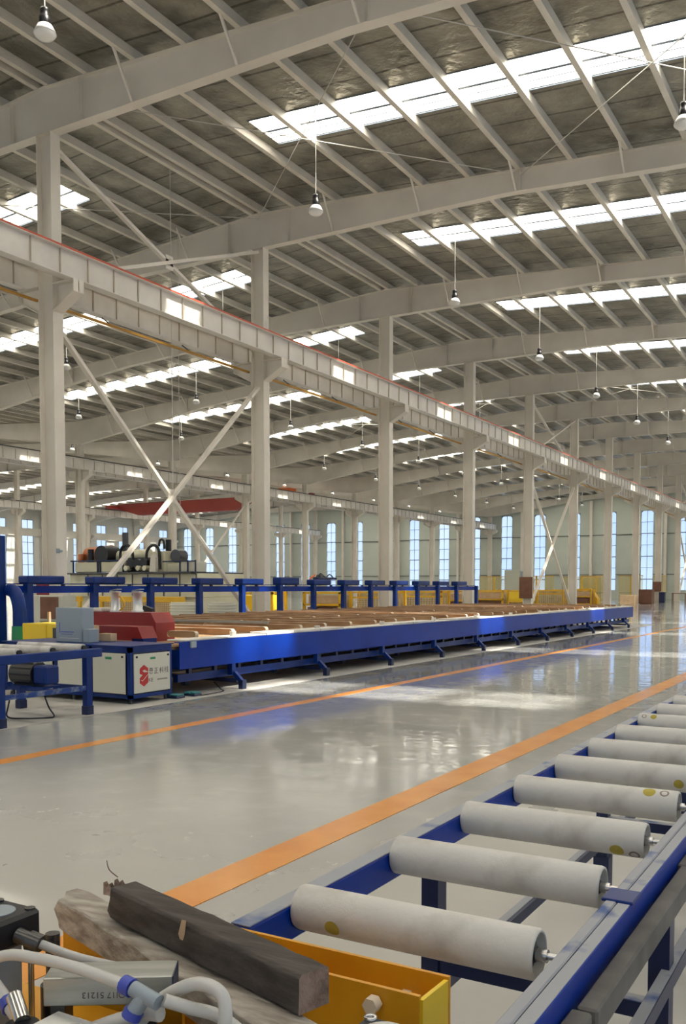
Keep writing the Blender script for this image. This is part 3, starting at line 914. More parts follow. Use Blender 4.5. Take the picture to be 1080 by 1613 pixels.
# things standing on the cabinet
G = thing('control_box', 'light grey control box with a blue line mark, standing on the saw cabinet', 'control box', (-9.18, 8.42, 0.703))
MB().bevbox(0.0, 0.46, 0.0, 0.22, 0, 0.44, 0.008).build('housing', 'lightgrey', G)
MB().bevbox(0.46, 0.56, 0.02, 0.20, 0, 0.17, 0.006).build('side_box', 'lightgrey', G)
MB().box(0.07, 0.078, -0.003, 0, 0.12, 0.25).box(0.09, 0.33, -0.003, 0, 0.125, 0.135).box(0.10, 0.30, -0.003, 0, 0.098, 0.104).build('printed_mark', 'hoseblue', G)
MB().box(0.07, 0.42, -0.003, 0, 0.05, 0.054).build('printed_mark', 'white', G)
RB = thing('saw_housing', 'long dark red saw housing behind the grey control box', 'machine', (-10.25, 9.92, 0.64))
MB().prism([(-0.02, 0.0), (1.42, 0.0), (1.42, 0.26), (1.33, 0.40), (0.0, 0.40)], 'y', 0, 0.4).build('cover', 'red', RB)
MB().box(0.03, 0.06, -0.012, 0, 0.2, 0.35).build('hinge', 'darkmetal', RB)
MB().bevbox(0.13, 0.33, 0.05, 0.3, 0.40, 0.46, 0.01).build('valve_block', 'felt', RB)
RF = thing('clamp_cover', 'sloping red clamp cover in front of the dark red saw housing', 'machine cover', (-9.42, 9.26, 0.64))
MB().prism([(0.0, 0.08), (0.06, 0.235), (0.86, 0.235), (0.94, 0.08)], 'y', 0, 0.3).build('cover', 'red', RF)
MB().box(0.0, 0.2, 0.02, 0.28, 0.0, 0.08).build('base', 'blue', RF)
MB().box(0.74, 0.94, 0.02, 0.28, 0.0, 0.08).build('base', 'blue', RF)
OB = MB().bevbox(-0.14, 0.14, -0.10, 0.10, 0, 0.20, 0.005).build('plywood_block', 'carton')
OB.location = (-9.05, 8.82, 0.703); tag(OB, 'taller tan plywood block standing beside the grey control box', 'block')
OB = MB().bevbox(-0.10, 0.10, -0.06, 0.06, 0, 0.10, 0.005).build('plywood_block', 'carton')
OB.location = (-8.70, 8.86, 0.703); tag(OB, 'small tan plywood block under the front of the red clamp cover', 'block')
for i, (x, lab) in enumerate(((-9.76, 'left silver air cylinder standing on the red saw housing'), (-9.33, 'right silver air cylinder standing on the red saw housing'))):
    c_ = thing('air_cylinder', lab, 'cylinder', (x, 10.1, 1.041), 'silver air cylinders on the saw')
    MB().lathe([(0.085, 0), (0.085, 0.03), (0.07, 0.035), (0.07, 0.27), (0.085, 0.275), (0.085, 0.30)], 18).build('barrel', 'silver', c_)
    MB().bar((-0.06, 0, 0.308), (0.08, 0, 0.33), 0.10, 0.012).build('cap', 'lightgrey', c_)
    if i == 0:
        MB().tube([(0.08, 0, 0.02), (0.14, 0, 0.05), (0.17, 0, 0.12), (0.13, 0, 0.20), (0.08, 0, 0.22)], 0.012).build('hose', 'yellow', c_)
YB = thing('yellow_bin', 'bright yellow steel guard box left of the grey control box', 'guard box', (-11.36, 10.2, 0))
MB().bevbox(-0.28, 0.25, -0.2, 0.3, 0.0, 0.84, 0.01).build('left_box', 'brightyellow', YB)
MB().prism([(0.27, 0.0), (0.42, 0.0), (0.56, 0.50), (0.50, 0.83), (0.27, 0.84)], 'y', -0.2, 0.25).build('right_box', 'brightyellow', YB)
MB().box(0.40, 0.52, -0.206, -0.2, 0.62, 0.78).build('notch', 'darkmetal', YB)
DP = thing('blue_machine_post', 'tall dark blue machine post cut by the left edge of the photo', 'post', (-12.30, 10.0, 0))
MB().box(-0.5, 0.13, -0.1, 0.15, 0, 2.22).build('post', 'blue', DP)
DU = thing('bent_duct', 'curved dark blue duct with a green bottom collar beside the tall blue post', 'duct', (-12.0, 10.2, 0))
MB().tube([(-0.15, 0, 1.36), (-0.05, 0, 1.33), (0.03, 0, 1.22), (0.07, 0, 1.05), (0.07, 0, 0.90), (0.07, 0, 0.78)], 0.105, 16).build('duct', 'blue', DU)
MB().cyl((0.07, 0, 0.0), (0.07, 0, 0.30), 0.10, n=16).build('pedestal', 'navy', DU)
MB().lathe([(0.12, 0), (0.125, 0.02), (0.12, 0.12), (0.13, 0.14), (0.13, 0.20), (0.12, 0.48)], 18, (0.07, 0, 0.30)).build('collar', 'green', DU)
PO = MB().box(-0.02, 0.02, -0.02, 0.02, 0, 1.05).build('wooden_stake', 'carton')
PO.location = (-12.08, 10.4, 0); tag(PO, 'thin tan wooden stake standing between the blue post and the blue duct', 'stake')
PO = MB().box(-0.02, 0.02, -0.02, 0.02, 0, 1.0).build('wooden_stake', 'carton')
PO.location = (-11.72, 10.62, 0); tag(PO, 'short tan wooden stake right of the curved blue duct', 'stake')

# ------------------------------------------------------------------ small roller conveyor on the left
V = thing('roller_conveyor', 'small blue roller conveyor at the left edge in front of the cabinet', 'conveyor', (-7.5, 7.55, 0))
m = MB().bevbox(-0.05, 0.0, -5.0, 0.0, 0.63, 0.725, 0.008); m.build('side_rail', 'blue', V)
MB().bevbox(-1.15, -1.10, -5.0, 0.0, 0.63, 0.725, 0.008).build('side_rail', 'blue', V)
MB().box(-1.10, -0.05, -0.05, 0.0, 0.63, 0.70).build('end_rail', 'blue', V)
for i in range(11):
    yy = -0.22 - i*0.44
    r_ = MB().cyl((-1.08, yy, 0.735), (-0.07, yy, 0.735), 0.045, n=16).build('roller', 'roller', V)
    MB().cyl((-0.075, yy, 0.735), (-0.045, yy, 0.735), 0.03, n=12).build('bearing', 'black', r_)
for yy in (-0.19, -1.36, -2.9, -4.4):
    for x in (-0.045, -1.105):
        l = MB().box(x-0.035, x+0.035, yy-0.04, yy+0.04, 0, 0.63).build('leg', 'blue', V)
        MB().box(x-0.042, x+0.042, yy-0.048, yy+0.048, 0, 0.10).build('foot', 'navy', l)
    MB().box(-1.07, -0.08, yy-0.025, yy+0.025, 0.27, 0.32).build('cross_stretcher', 'blue', V)
MB().box(-0.06, -0.02, -4.4, -0.2, 0.275, 0.325).build('stretcher', 'bluedust', V)
MB().box(-1.12, -1.08, -4.4, -0.2, 0.275, 0.325).build('stretcher', 'blue', V)
Mo = thing('gear_motor', 'dark blue-black gear motor hanging under the left roller conveyor', 'motor', (-7.95, 6.95, 0.327))
MB().cyl((-0.22, 0, 0.14), (0.12, 0, 0.14), 0.13, n=18).build('motor_body', 'darkmetal', Mo)
fm = MB()
for k in range(12):
    a = 2*math.pi*k/12
    fm.box(-0.20, 0.10, math.cos(a)*0.13-0.006, math.cos(a)*0.13+0.006, 0.14+math.sin(a)*0.13-0.01, 0.14+math.sin(a)*0.13+0.01)
fm.build('cooling_fins', 'black', Mo)
MB().bevbox(0.12, 0.32, -0.1, 0.1, 0.04, 0.24, 0.02).build('gearbox', 'blue', Mo)
MB().box(-0.2, 0.3, -0.12, 0.12, 0, 0.02).build('mount_plate', 'blue', Mo)
KB = MB().tube([(-8.0, 6.72, 0.30), (-8.03, 6.7, 0.15), (-8.0, 6.66, 0.03), (-7.85, 6.75, 0.012), (-7.68, 6.9, 0.012), (-7.62, 6.95, 0.03), (-7.70, 6.95, 0.12), (-7.74, 6.92, 0.27)], 0.009).build('power_cable', 'black')
tag(KB, 'thin black cable looping on the floor under the left roller conveyor', 'cable')
fpd = None
for i, (x, yy, lab) in enumerate(((-7.72, 9.02, 'teal ribbed foot pedal nearest the cabinet corner'), (-7.70, 9.33, 'teal ribbed foot pedal in front of the table end'))):
    f_ = thing('foot_pedal', lab, 'pedal', (x, yy, 0), 'teal foot pedals')
    MB().bevbox(-0.10, 0.10, -0.08, 0.08, 0, 0.03, 0.008).build('base', 'navy', f_)
    for k in range(5):
        MB().bevbox(-0.09+k*0.038, -0.062+k*0.038, -0.07, 0.07, 0.03, 0.055, 0.005).build('rib', 'teal', f_)
KB = MB().tube([(-7.57, 9.34, 0.012), (-7.58, 9.6, 0.012), (-7.64, 9.9, 0.012), (-7.8, 10.05, 0.02), (-7.95, 10.1, 0.10)], 0.007).build('power_cable', 'black')
tag(KB, 'thin black cable running from the teal pedal under the long table', 'cable')

# ------------------------------------------------------------------ near roller conveyor
Nn = thing('roller_conveyor', 'large dusty blue roller conveyor with white felt rollers in the right foreground', 'conveyor', (-0.78, 1.4, 0))
OX, OY = 0.78, -1.4
NL0, NL1 = 1.40, 9.2
m = MB().bevbox(-1.09+OX, -1.045+OX, 1.432+OY, NL1+OY, 0.668, 0.742, 0.004); m.build('left_rail', 'brightblue', Nn)
MB().bevbox(-1.091+OX, -1.046+OX, 1.433+OY, NL1+OY, 0.7421, 0.7455, 0.001).build('dust_layer', 'greydust', Nn)
MB().bevbox(-0.492+OX, -0.468+OX, 0.6+OY, NL1+OY, 0.64, 0.746, 0.003).build('right_rail', 'greydust', Nn)
MB().bevbox(-0.465+OX, -0.440+OX, 0.6+OY, NL1+OY, 0.665, 0.742, 0.002).build('right_cheek', 'brightblue', Nn)
MB().bevbox(-0.466+OX, -0.441+OX, 0.6+OY, NL1+OY, 0.7421, 0.7445, 0.001).build('dust_layer', 'greydust', Nn)
for y0, y1, dx in ((0.6, 1.50, 0.0), (1.51, 2.42, 0.006), (2.43, 3.4, -0.004), (3.41, 5.0, 0.003)):
    MB().bevbox(-0.436+OX+dx, -0.400+OX+dx, y0+OY, y1+OY, 0.648, 0.700, 0.004).build('rubber_bar', 'greybar', Nn)
MB().bevbox(-0.50+OX, -0.435+OX, 1.93+OY, 2.01+OY, 0.7425, 0.750, 0.002).build('weld_patch', 'blue', Nn)
for i in range(18):
    yy = 1.615 + 0.441*i
    rr = MB()
    rr.lathe([(0.036, 0.0), (0.0455, 0.001), (0.047, 0.006), (0.047, 0.508), (0.045, 0.514), (0.041, 0.515), (0.039, 0.513), (0.039, 0.492), (0.001, 0.492)], 28)
    rr.v = [(z_, -yv, xv) for (xv, yv, z_) in rr.v]
    ro = rr.build('roller', 'roller', Nn)
    ro.location = (-1.043+OX, yy+OY, 0.731)
    en = MB().cyl((0.493, 0, 0), (0.496, 0, 0), 0.0385, n=20)
    en.build('hollow_shade_disc', 'black', ro)  # black disc stands in for the shade inside the hollow roller end
    e2 = MB(); e2.lathe([(0.012, 0), (0.012, 0.03)], 12); e2.v = [(0.50+z_, -yv, xv) for (xv, yv, z_) in e2.v]
    e2.cyl((0.508, 0, 0), (0.548, 0, 0), 0.007, n=8)
    e2.build('axle', 'chrome', ro)
    MB().cyl((0.498, 0, 0), (0.509, 0, 0), 0.024, 0.014, n=14).build('bearing', 'black', ro)
    # round ink stamps wrap around the sleeve
    marks = {0: [(0.10, 200, 'stamp_yellow', 0.017)], 2: [(0.445, 215, 'stamp_yellow', 0.019), (0.49, 225, 'stamp_grey', 0.015)], 3: [(0.43, 118, 'stamp_yellow', 0.019), (0.475, 118, 'stamp_grey', 0.014)],
             4: [(0.44, 195, 'stamp_yellow', 0.017)], 7: [(0.03, 130, 'stamp_grey', 0.012), (0.075, 130, 'stamp_yellow', 0.015)]}.get(i, [])
    for (xx, ang, mt, rad) in marks:
        mb = MB(); R0 = 0.0474
        a0 = math.radians(ang - 0)
        n = 18; v = []
        rings = [0.0, 0.7, 1.0] if mt == 'stamp_yellow' else [0.62, 1.0]
        for q in rings:
            for k in range(n):
                t = 2*math.pi*k/n
                u = rad*q*math.cos(t); w = rad*q*math.sin(t)/R0
                aa = a0 + w
                v.append((xx+u, R0*math.cos(aa), R0*math.sin(aa)))
        f = []
        for q in range(len(rings)-1):
            for k in range(n):
                j = (k+1) % n
                f.append((q*n+k, q*n+j, (q+1)*n+j, (q+1)*n+k))
        mb.add(v, f, True)
        mb.build('ink_stamp', mt, ro)
for yy in (2.33, 4.14, 6.0, 7.8):
    for x, w in ((-1.067, 0.05), (-0.455, 0.05)):
        l = MB().box(x-w/2+OX, x+w/2+OX, yy-0.028+OY, yy+0.028+OY, 0, 0.668 if x < -1 else 0.645).build('leg', 'navy', Nn)
        MB().box(x-0.034+OX, x+0.034+OX, yy-0.034+OY, yy+0.034+OY, 0.0, 0.20).build('foot_sleeve', 'navy', l)
    MB().box(-1.045+OX, -0.48+OX, yy-0.022+OY, yy+0.022+OY, 0.335, 0.375).build('cross_stretcher', 'navy', Nn)
    MB().box(-1.042+OX, -0.482+OX, yy-0.020+OY, yy+0.020+OY, 0.3752, 0.377).build('dust_layer', 'greydust', Nn)
MB().box(-1.09+OX, -1.05+OX, 1.5+OY, 8.8+OY, 0.252, 0.290).build('stretcher', 'navy', Nn)
MB().box(-1.09+OX, -1.062+OX, 1.5+OY, 8.8+OY, 0.2902, 0.2925).build('dust_layer', 'greydust', Nn)
MB().box(-0.45+OX, -0.42+OX, 1.5+OY, 8.8+OY, 0.43, 0.47).build('stretcher', 'navy', Nn)
MB().box(-0.448+OX, -0.422+OX, 1.5+OY, 8.8+OY, 0.4702, 0.473).build('dust_layer', 'greydust', Nn)

# ------------------------------------------------------------------ pneumatic stop unit in the lower left foreground
U = thing('yellow_stop_frame', 'orange-yellow folded steel frame under the timbers in the foreground', 'frame', (-1.0, 1.4, 0))
ux, uy = 1.0, -1.4
MB().box(-1.37+ux, -0.622+ux, 1.420+uy, 1.428+uy, 0.55, 0.741).build('rear_plate', 'orangeyellow', U)
MB().box(-1.26+ux, -0.636+ux, 1.333+uy, 1.341+uy, 0.55, 0.738).build('front_plate', 'orangeyellow', U)
MB().add([(-0.630+ux, 1.336+uy, 0.732), (-0.622+ux, 1.427+uy, 0.736), (-0.622+ux, 1.427+uy, 0.56), (-0.630+ux, 1.336+uy, 0.56),
          (-0.638+ux, 1.336+uy, 0.732), (-0.630+ux, 1.427+uy, 0.736), (-0.630+ux, 1.427+uy, 0.56), (-0.638+ux, 1.336+uy, 0.56)],
         [(0,3,2,1),(4,5,6,7),(0,1,5,4),(1,2,6,5),(2,3,7,6),(3,0,4,7)]).build('end_plate', 'brightyellow', U)
MB().box(-1.41+ux, -1.402+ux, 1.30+uy, 1.42+uy, 0.50, 0.72).build('left_plate', 'orangeyellow', U)
MB().box(-1.40+ux, -1.10+ux, 1.296+uy, 1.304+uy, 0.45, 0.715).build('left_front_plate', 'orangeyellow', U)
MB().box(-1.35+ux, -1.30+ux, 1.35+uy, 1.40+uy, 0, 0.552).build('support', 'navy', U)
MB().box(-0.75+ux, -0.70+ux, 1.35+uy, 1.40+uy, 0, 0.552).build('support', 'navy', U)
MB().box(-1.36+ux, -0.64+ux, 1.341+uy, 1.42+uy, 0.552, 0.56).build('bottom_plate', 'orangeyellow', U)
for (x, y_, z) in ((-0.70, 1.42, 0.69), (-0.715, 1.33, 0.712)):
    MB().cyl((x+ux, y_+uy, z), (x+ux, y_-0.02+uy, z), 0.014, n=6).build('bolt', 'belttop', U)
MB().cyl((-1.33+ux, 1.296+uy, 0.66), (-1.33+ux, 1.288+uy, 0.66), 0.018, n=16).build('bolt_hole', 'black', U)

def timber(name, a, b, w, h, mat, endmat, label, seed, jag=0.008, tip=True):
    rnd = random.Random(seed)
    a = Vector(a); b = Vector(b); d = (b - a).normalized(); L = (b - a).length
    sd = d.cross(Vector((0, 0, 1))).normalized(); up = sd.cross(d).normalized()
    n = 16; mb = MB(); v = []
    base = [(-0.5,-0.5),(0.0,-0.5),(0.5,-0.5),(0.5,0),(0.5,0.42),(0.42,0.5),(0,0.5),(-0.42,0.5),(-0.5,0.42),(-0.5,0)]
    for i in range(n+1):
        t = i/n
        for (p, q) in base:
            jx = rnd.uniform(-jag, jag)*0.35; jz = rnd.uniform(-jag, jag)*0.35
            if q < 0: jz = abs(jz)
            off = 0
            if i == 0 and tip: off = rnd.uniform(0, 0.05)
            k = 1.0
            if i == 0 and tip: k = 0.82
            v.append(Vector((0,0,0)) + d*(t*L + off) + sd*(p*w*k + jx) + up*(q*h*k + jz))
    m_ = len(base); f = []
    for i in range(n):
        for k in range(m_):
            j = (k+1) % m_
            f.append((i*m_+k, i*m_+j, (i+1)*m_+j, (i+1)*m_+k))
    mb.add(v, f); mb.m = 1
    mb.add(v[:m_], [tuple(range(m_-1, -1, -1))]); mb.add(v[-m_:], [tuple(range(m_))])
    o = mb.build(name, mat, mats=[mat, endmat]); o.location = a
    bvm = o.modifiers.new('bevel', 'BEVEL'); bvm.width = 0.002; bvm.segments = 2; bvm.limit_method = 'ANGLE'
    return tag(o, label, 'timber', 'rough timbers on the yellow frame'), d, sd, up
t1, d1, s1, u1 = timber('timber_beam', (-1.232, 1.262, 0.826), (-0.695, 1.108, 0.822), 0.058, 0.058, 'wood_dark', 'wood_fresh', 'upper dark brown square timber with a splintered far end', 3, 0.0035)
rnd = random.Random(5)
for k in range(4):      # splinters standing off the broken end
    sp = MB()
    p = s1*(-0.018+0.011*k) + u1*(0.012+0.005*(k % 2))
    ex = rnd.uniform(0.004, 0.014)
    sp.add([p - s1*0.008 - u1*0.012, p + s1*0.008 - u1*0.012, p + u1*0.012, p - d1*ex + u1*0.006, p + d1*0.03 - u1*0.01],
           [(0,1,3),(1,2,3),(2,0,3),(0,4,1),(1,4,2),(2,4,0)])
    sp.build('splinter', 'wood_fresh', t1)
sp = MB().tube([(0.0, 0.01, 0.03), (-0.012, 0.0, 0.045), (-0.022, 0.004, 0.06)], 0.0012, 5); sp.build('splinter', 'wood_fresh', t1)
pt = MB(); c0 = d1*0.30 - s1*0.0 
q = d1*0.27 + (-s1)*0.0
for sgn in (1,):
    cc = d1*0.27 + s1*(0.0305) * (1 if s1.y < 0 else -1) + u1*0.012
    pt.add([cc + d1*a + u1*b for a, b in ((-0.012,-0.006),(-0.002,0.02),(0.011,0.022),(0.006,-0.004),(0.001,-0.014),(-0.008,-0.014))], [tuple(range(6))])
pt.build('bare_wood_patch', 'carton', t1)
t2, d2, s2, u2 = timber('timber_beam', (-1.43, 1.325, 0.757), (-0.66, 1.045, 0.757), 0.07, 0.062, 'wood_grey', 'wood_fresh', 'lower pale grey rough timber lying under the dark square timber', 11, 0.006)

# machine base and clutter
B = thing('valve_stand', 'dark machine stand carrying cylinders and hoses in the lower left corner', 'machine stand', (-1.3, 0.9, 0))
bx_, by_ = 1.3, -0.9
MB().bevbox(-1.75+bx_, -0.80+bx_, 0.45+by_, 1.20+by_, 0.0, 0.60, 0.01).build('body', 'navy', B)
MB().bevbox(-1.80+bx_, -0.76+bx_, 0.40+by_, 1.24+by_, 0.60, 0.62, 0.004).build('top_plate', 'orangeyellow', B)
MB().bevbox(-0.985+bx_, -0.78+bx_, 0.86+by_, 1.02+by_, 0.62, 0.76, 0.006).build('manifold_block', 'darkmetal', B)
MB().bevbox(-1.19+bx_, -1.10+bx_, 0.82+by_, 0.90+by_, 0.62, 0.68, 0.006).build('manifold_block', 'black', B)
MB().bevbox(-1.02+bx_, -0.92+bx_, 0.86+by_, 0.93+by_, 0.76, 0.79, 0.006).build('valve_cap', 'white', B)
MB().bevbox(-1.14+bx_, -1.06+bx_, 0.88+by_, 0.94+by_, 0.70, 0.72, 0.006).build('valve_cap', 'white', B)
MB().cyl((-0.90+bx_, 1.13+by_, 0.62), (-0.90+bx_, 1.13+by_, 0.76), 0.010, n=10).build('stud', 'chrome', B)
MB().cyl((-0.90+bx_, 1.13+by_, 0.74), (-0.90+bx_, 1.13+by_, 0.748), 0.016, n=6).build('stud_nut', 'chrome', B)
cy = thing('pneumatic_cylinder', 'upright square black-capped pneumatic cylinder at the left edge', 'cylinder', (-1.255, 1.015, 0.62))
cap = MB().bevbox(-0.055, 0.05, -0.05, 0.05, 0.195, 0.245, 0.006).build('end_cap', 'black', cy)
MB().cyl((0, 0, 0.245), (0, 0, 0.2465), 0.030, n=24).build('cap_disc', 'lightgrey', cap)
for sx in (-0.04, 0.037):
    for sy_ in (-0.037, 0.037):
        MB().cyl((sx, sy_, 0.245), (sx, sy_, 0.2475), 0.009, n=12).build('screw', 'darkmetal', cap)
        MB().cyl((sx, sy_, 0.02), (sx, sy_, 0.2), 0.005, n=8).build('tie_rod', 'chrome', cy)
MB().cyl((0, 0, 0.03), (0, 0, 0.195), 0.038, n=24).build('barrel', 'lightgrey', cy)
MB().bevbox(-0.055, 0.05, -0.05, 0.05, 0.0, 0.03, 0.005).build('base_cap', 'black', cy)
MB().cyl((0.05, 0.0, 0.215), (0.085, 0.008, 0.207), 0.013, 0.011, n=12).cyl((0.07, 0.004, 0.21), (0.092, 0.010, 0.204), 0.016, n=6).build('fitting', 'darkmetal', cy)
pr_ = thing('piston_rod', 'short dark round piston rod standing right of the black-capped cylinder', 'piston rod', (-1.235, 1.115, 0.62))
MB().cyl((0, 0, 0.0), (0, 0, 0.09), 0.022, n=18).build('gland', 'black', pr_)
MB().cyl((0, 0, 0.09), (0, 0, 0.18), 0.0125, n=18).build('rod', 'darkmetal', pr_)
# aluminium bar with faded inverted print
al = thing('aluminium_bar', 'rectangular aluminium bar with faded print and a navy end, among the hoses', 'bar', (-1.035, 0.915, 0.795), None, math.atan2(0.10, 0.155))
ba = MB().bevbox(0, 0.185, 0, 0.058, 0, 0.042, 0.0015); ba.build('bar', 'alu', al)
MB().box(0.185, 0.1865, 0.001, 0.057, 0.001, 0.041).build('end_face', 'navy', al)
tc = bpy.data.curves.new('lettering', 'FONT'); tc.body = 'QI17 51213'; tc.size = 0.013; tc.extrude = 0.0002
tob = bpy.data.objects.new('lettering_curve', tc); COL.objects.link(tob)
bpy.context.view_layer.update()
tme = bpy.data.meshes.new_from_object(tob.evaluated_get(bpy.context.evaluated_depsgraph_get()))
bpy.data.objects.remove(tob)
tme.materials.clear(); tme.materials.append(M['ink'])
to = bpy.data.objects.new('lettering', tme); COL.objects.link(to); to.parent = al
to.location = (0.118, -0.0006, 0.020); to.rotation_euler = (math.pi/2, math.pi, 0)
MB().box(-0.01+0.02, 0.03, 0.0, 0.05, -0.175, 0).build('support_block', 'darkmetal', al)
MB().box(0.13, 0.16, 0.01, 0.05, -0.034, 0).build('support_block', 'darkmetal', al)

def hose(pts, r, label, mat='hose', collars=()):
    o = MB().tube(pts, r, 10, 8).build('air_hose', mat)
    tag(o, label, 'hose', 'pneumatic hoses')
    for c_, d_ in collars:
        c_ = Vector(c_); d_ = Vector(d_).normalized()
        MB().cyl(c_ - d_*0.008, c_ + d_*0.008, r*1.55, n=12).build('collar', 'hoseblue', o)
    return o
hose([(-1.22, 0.90, 0.80), (-1.13, 0.92, 0.848), (-1.06, 0.925, 0.858), (-0.98, 0.93, 0.858), (-0.89, 0.93, 0.853)], 0.0085, 'milky hose sweeping from the left edge over the aluminium bar to the blue T fitting', collars=[((-0.885, 0.93, 0.853), (1, 0, -0.15))])
hose([(-1.165, 1.025, 0.825), (-1.12, 1.06, 0.80), (-1.06, 1.10, 0.78), (-1.01, 1.14, 0.755), (-0.98, 1.17, 0.735)], 0.0075, 'clear hose leaving the black-capped cylinder towards the yellow frame')
tf_ = thing('tee_fitting', 'grey and blue T hose fitting in front of the aluminium bar', 'fitting', (-0.875, 0.93, 0.852))
MB().cyl((0, 0, 0), (0.045, 0.0, -0.010), 0.011, n=12).cyl((0.022, 0, -0.005), (0.006, -0.008, -0.030), 0.011, n=12).build('body', 'lightgrey', tf_)
MB().cyl((0.008, -0.007, -0.026), (0.004, -0.010, -0.036), 0.014, n=12).build('collar', 'hoseblue', tf_)
hose([(-0.90, 0.955, 0.775), (-0.87, 0.965, 0.815), (-0.83, 0.97, 0.845), (-0.79, 0.97, 0.862), (-0.755, 0.97, 0.855), (-0.745, 0.965, 0.825), (-0.755, 0.96, 0.785), (-0.76, 0.95, 0.73)], 0.0095, 'thick milky hose making an arch in front of the grey timber')
hose([(-0.99, 0.94, 0.755), (-0.93, 0.945, 0.785), (-0.87, 0.945, 0.812), (-0.84, 0.945, 0.818)], 0.0105, 'thick pale hose stub lying below the T fitting')
hose([(-0.825, 0.935, 0.845), (-0.80, 0.96, 0.83), (-0.77, 0.985, 0.815), (-0.72, 0.99, 0.79), (-0.66, 0.99, 0.75)], 0.009, 'milky hose dropping right from the T fitting to the bottom edge')
hose([(-1.12, 0.90, 0.735), (-1.06, 0.89, 0.76), (-1.0, 0.895, 0.775), (-0.95, 0.905, 0.785)], 0.010, 'pale hose lying under the aluminium bar')
hose([(-0.96, 0.93, 0.72), (-0.93, 0.93, 0.765), (-0.90, 0.93, 0.77), (-0.88, 0.93, 0.72)], 0.007, 'small black hose loop below the T fitting', 'black')
hose([(-1.16, 0.93, 0.80), (-1.14, 0.93, 0.785), (-1.11, 0.92, 0.772), (-1.08, 0.91, 0.765)], 0.009, 'short milky hose with blue collar at the left edge below the cylinder', collars=[((-1.12, 0.925, 0.775), (1, -0.3, -0.35))])
bk = thing('hose_elbow', 'black round elbow fitting at the lower left below the cylinder', 'fitting', (-1.045, 0.885, 0.70))
MB().cyl((0, 0, -0.078), (0, 0, 0.08), 0.024, n=16).build('body', 'black', bk)
MB().cyl((-0.005, 0.005, 0.08), (-0.045, 0.025, 0.10), 0.012, n=10).build('thread', 'chrome', bk)
vh = thing('pneumatic_valve', 'square black valve head with white ring at the bottom centre edge', 'valve', (-0.605, 1.155, 0))
MB().bevbox(-0.055, 0.055, -0.05, 0.045, 0.70, 0.758, 0.006).build('body', 'black', vh)
MB().lathe([(0.036, 0), (0.036, 0.003), (0.029, 0.003), (0.001, 0.003)], 26, (0, 0, 0.758)).build('ring', 'white', vh)
for sx in (-0.042, 0.042):
    for sy_ in (-0.038, 0.034):
        MB().lathe([(0.010, 0), (0.010, 0.004), (0.005, 0.004), (0.005, 0.001)], 14, (sx, sy_, 0.758)).build('screw', 'chrome', vh)
MB().cyl((-0.055, -0.01, 0.735), (-0.095, -0.02, 0.73), 0.012, n=10).build('fitting', 'chrome', vh)
MB().box(-0.02, 0.02, -0.02, 0.02, 0.0, 0.70).build('support', 'darkmetal', vh)

# ------------------------------------------------------------------ extrusion press and its surroundings
E_ = thing('extrusion_press', 'cream hydraulic press with orange tank and black pumps behind the blue track', 'press', (-25.4, 24.0, 0))
def eb(n, m, x0, x1, y0, y1, z0, z1, b=0.02): return MB().bevbox(x0, x1, y0, y1, z0, z1, b).build(n, m, E_)
eb('base', 'cream', 0, 5.9, 0.2, 2.6, 0, 1.06)
eb('bed', 'cream', 0, 5.85, 0, 2.6, 1.06, 1.86)
for i in range(8): eb('seam_strip', 'darkmetal', 0.9+0.7*i, 0.93+0.7*i, -0.03, 0, 1.1, 1.84, 0.003)
eb('walkway', 'darkmetal', 0, 5.8, -0.25, 2.6, 1.86, 1.91, 0.01)
for x0, x1 in ((0.25, 1.35), (1.55, 2.55)):
    p = eb('cabinet', 'cream', x0, x1, 0.0, 0.5, 1.93, 2.28)
    for xx in (x0-0.06, x1+0.03): eb('rail_post', 'navy', xx, xx+0.05, -0.05, 0.0, 1.91, 2.34, 0.005)
eb('guard_rail', 'navy', 0.1, 2.65, -0.06, -0.01, 2.30, 2.35, 0.005)
eb('cabinet', 'cream', 3.85, 4.4, 0.1, 0.9, 1.91, 2.62); eb('cabinet', 'cream', 4.4, 5.1, 0.2, 0.9, 1.91, 2.2)
eb('cabinet', 'creamw', 5.15, 5.75, 0.0, 0.6, 1.91, 2.25)
for xx in (5.12, 5.45, 5.78): eb('rail_post', 'navy', xx, xx+0.04, -0.05, -0.01, 1.91, 2.3, 0.005)
eb('guard_rail', 'navy', 4.4, 5.8, -0.05, -0.01, 2.24, 2.28, 0.005)
MB().cyl((0.05, 0.9, 2.55), (1.2, 0.9, 2.62), 0.30, n=24).build('orange_tank', 'rust', E_)
MB().cyl((0.08, 0.5, 1.91), (0.08, 0.5, 2.6), 0.12, n=14).build('orange_pipe', 'rust', E_)
MB().cyl((1.25, 0.3, 2.55), (1.25, 1.0, 2.55), 0.33, n=20).build('pump', 'black', E_)
MB().cyl((0.75, 0.3, 2.2), (0.75, 0.3, 2.75), 0.11, n=14).build('black_cylinder', 'black', E_)
MB().cyl((1.5, 0.9, 2.5), (3.0, 0.9, 2.55), 0.20, n=18).build('horizontal_tank', 'cream', E_)
eb('tank_saddle', 'darkmetal', 1.6, 3.0, 0.4, 1.3, 1.91, 2.35)
for x in (2.9, 3.2, 3.5): MB().cyl((x, 0.0, 2.2), (x, 0.9, 2.2), 0.17, n=16).build('pump', 'black', E_)
for x in (2.8, 3.35, 3.65): MB().cyl((x, -0.12, 2.05), (x, 0.1, 2.05), 0.09, n=14).build('gauge', 'cream', E_)
eb('pump_bed', 'black', 2.6, 3.9, 0.2, 1.2, 1.91, 2.42)
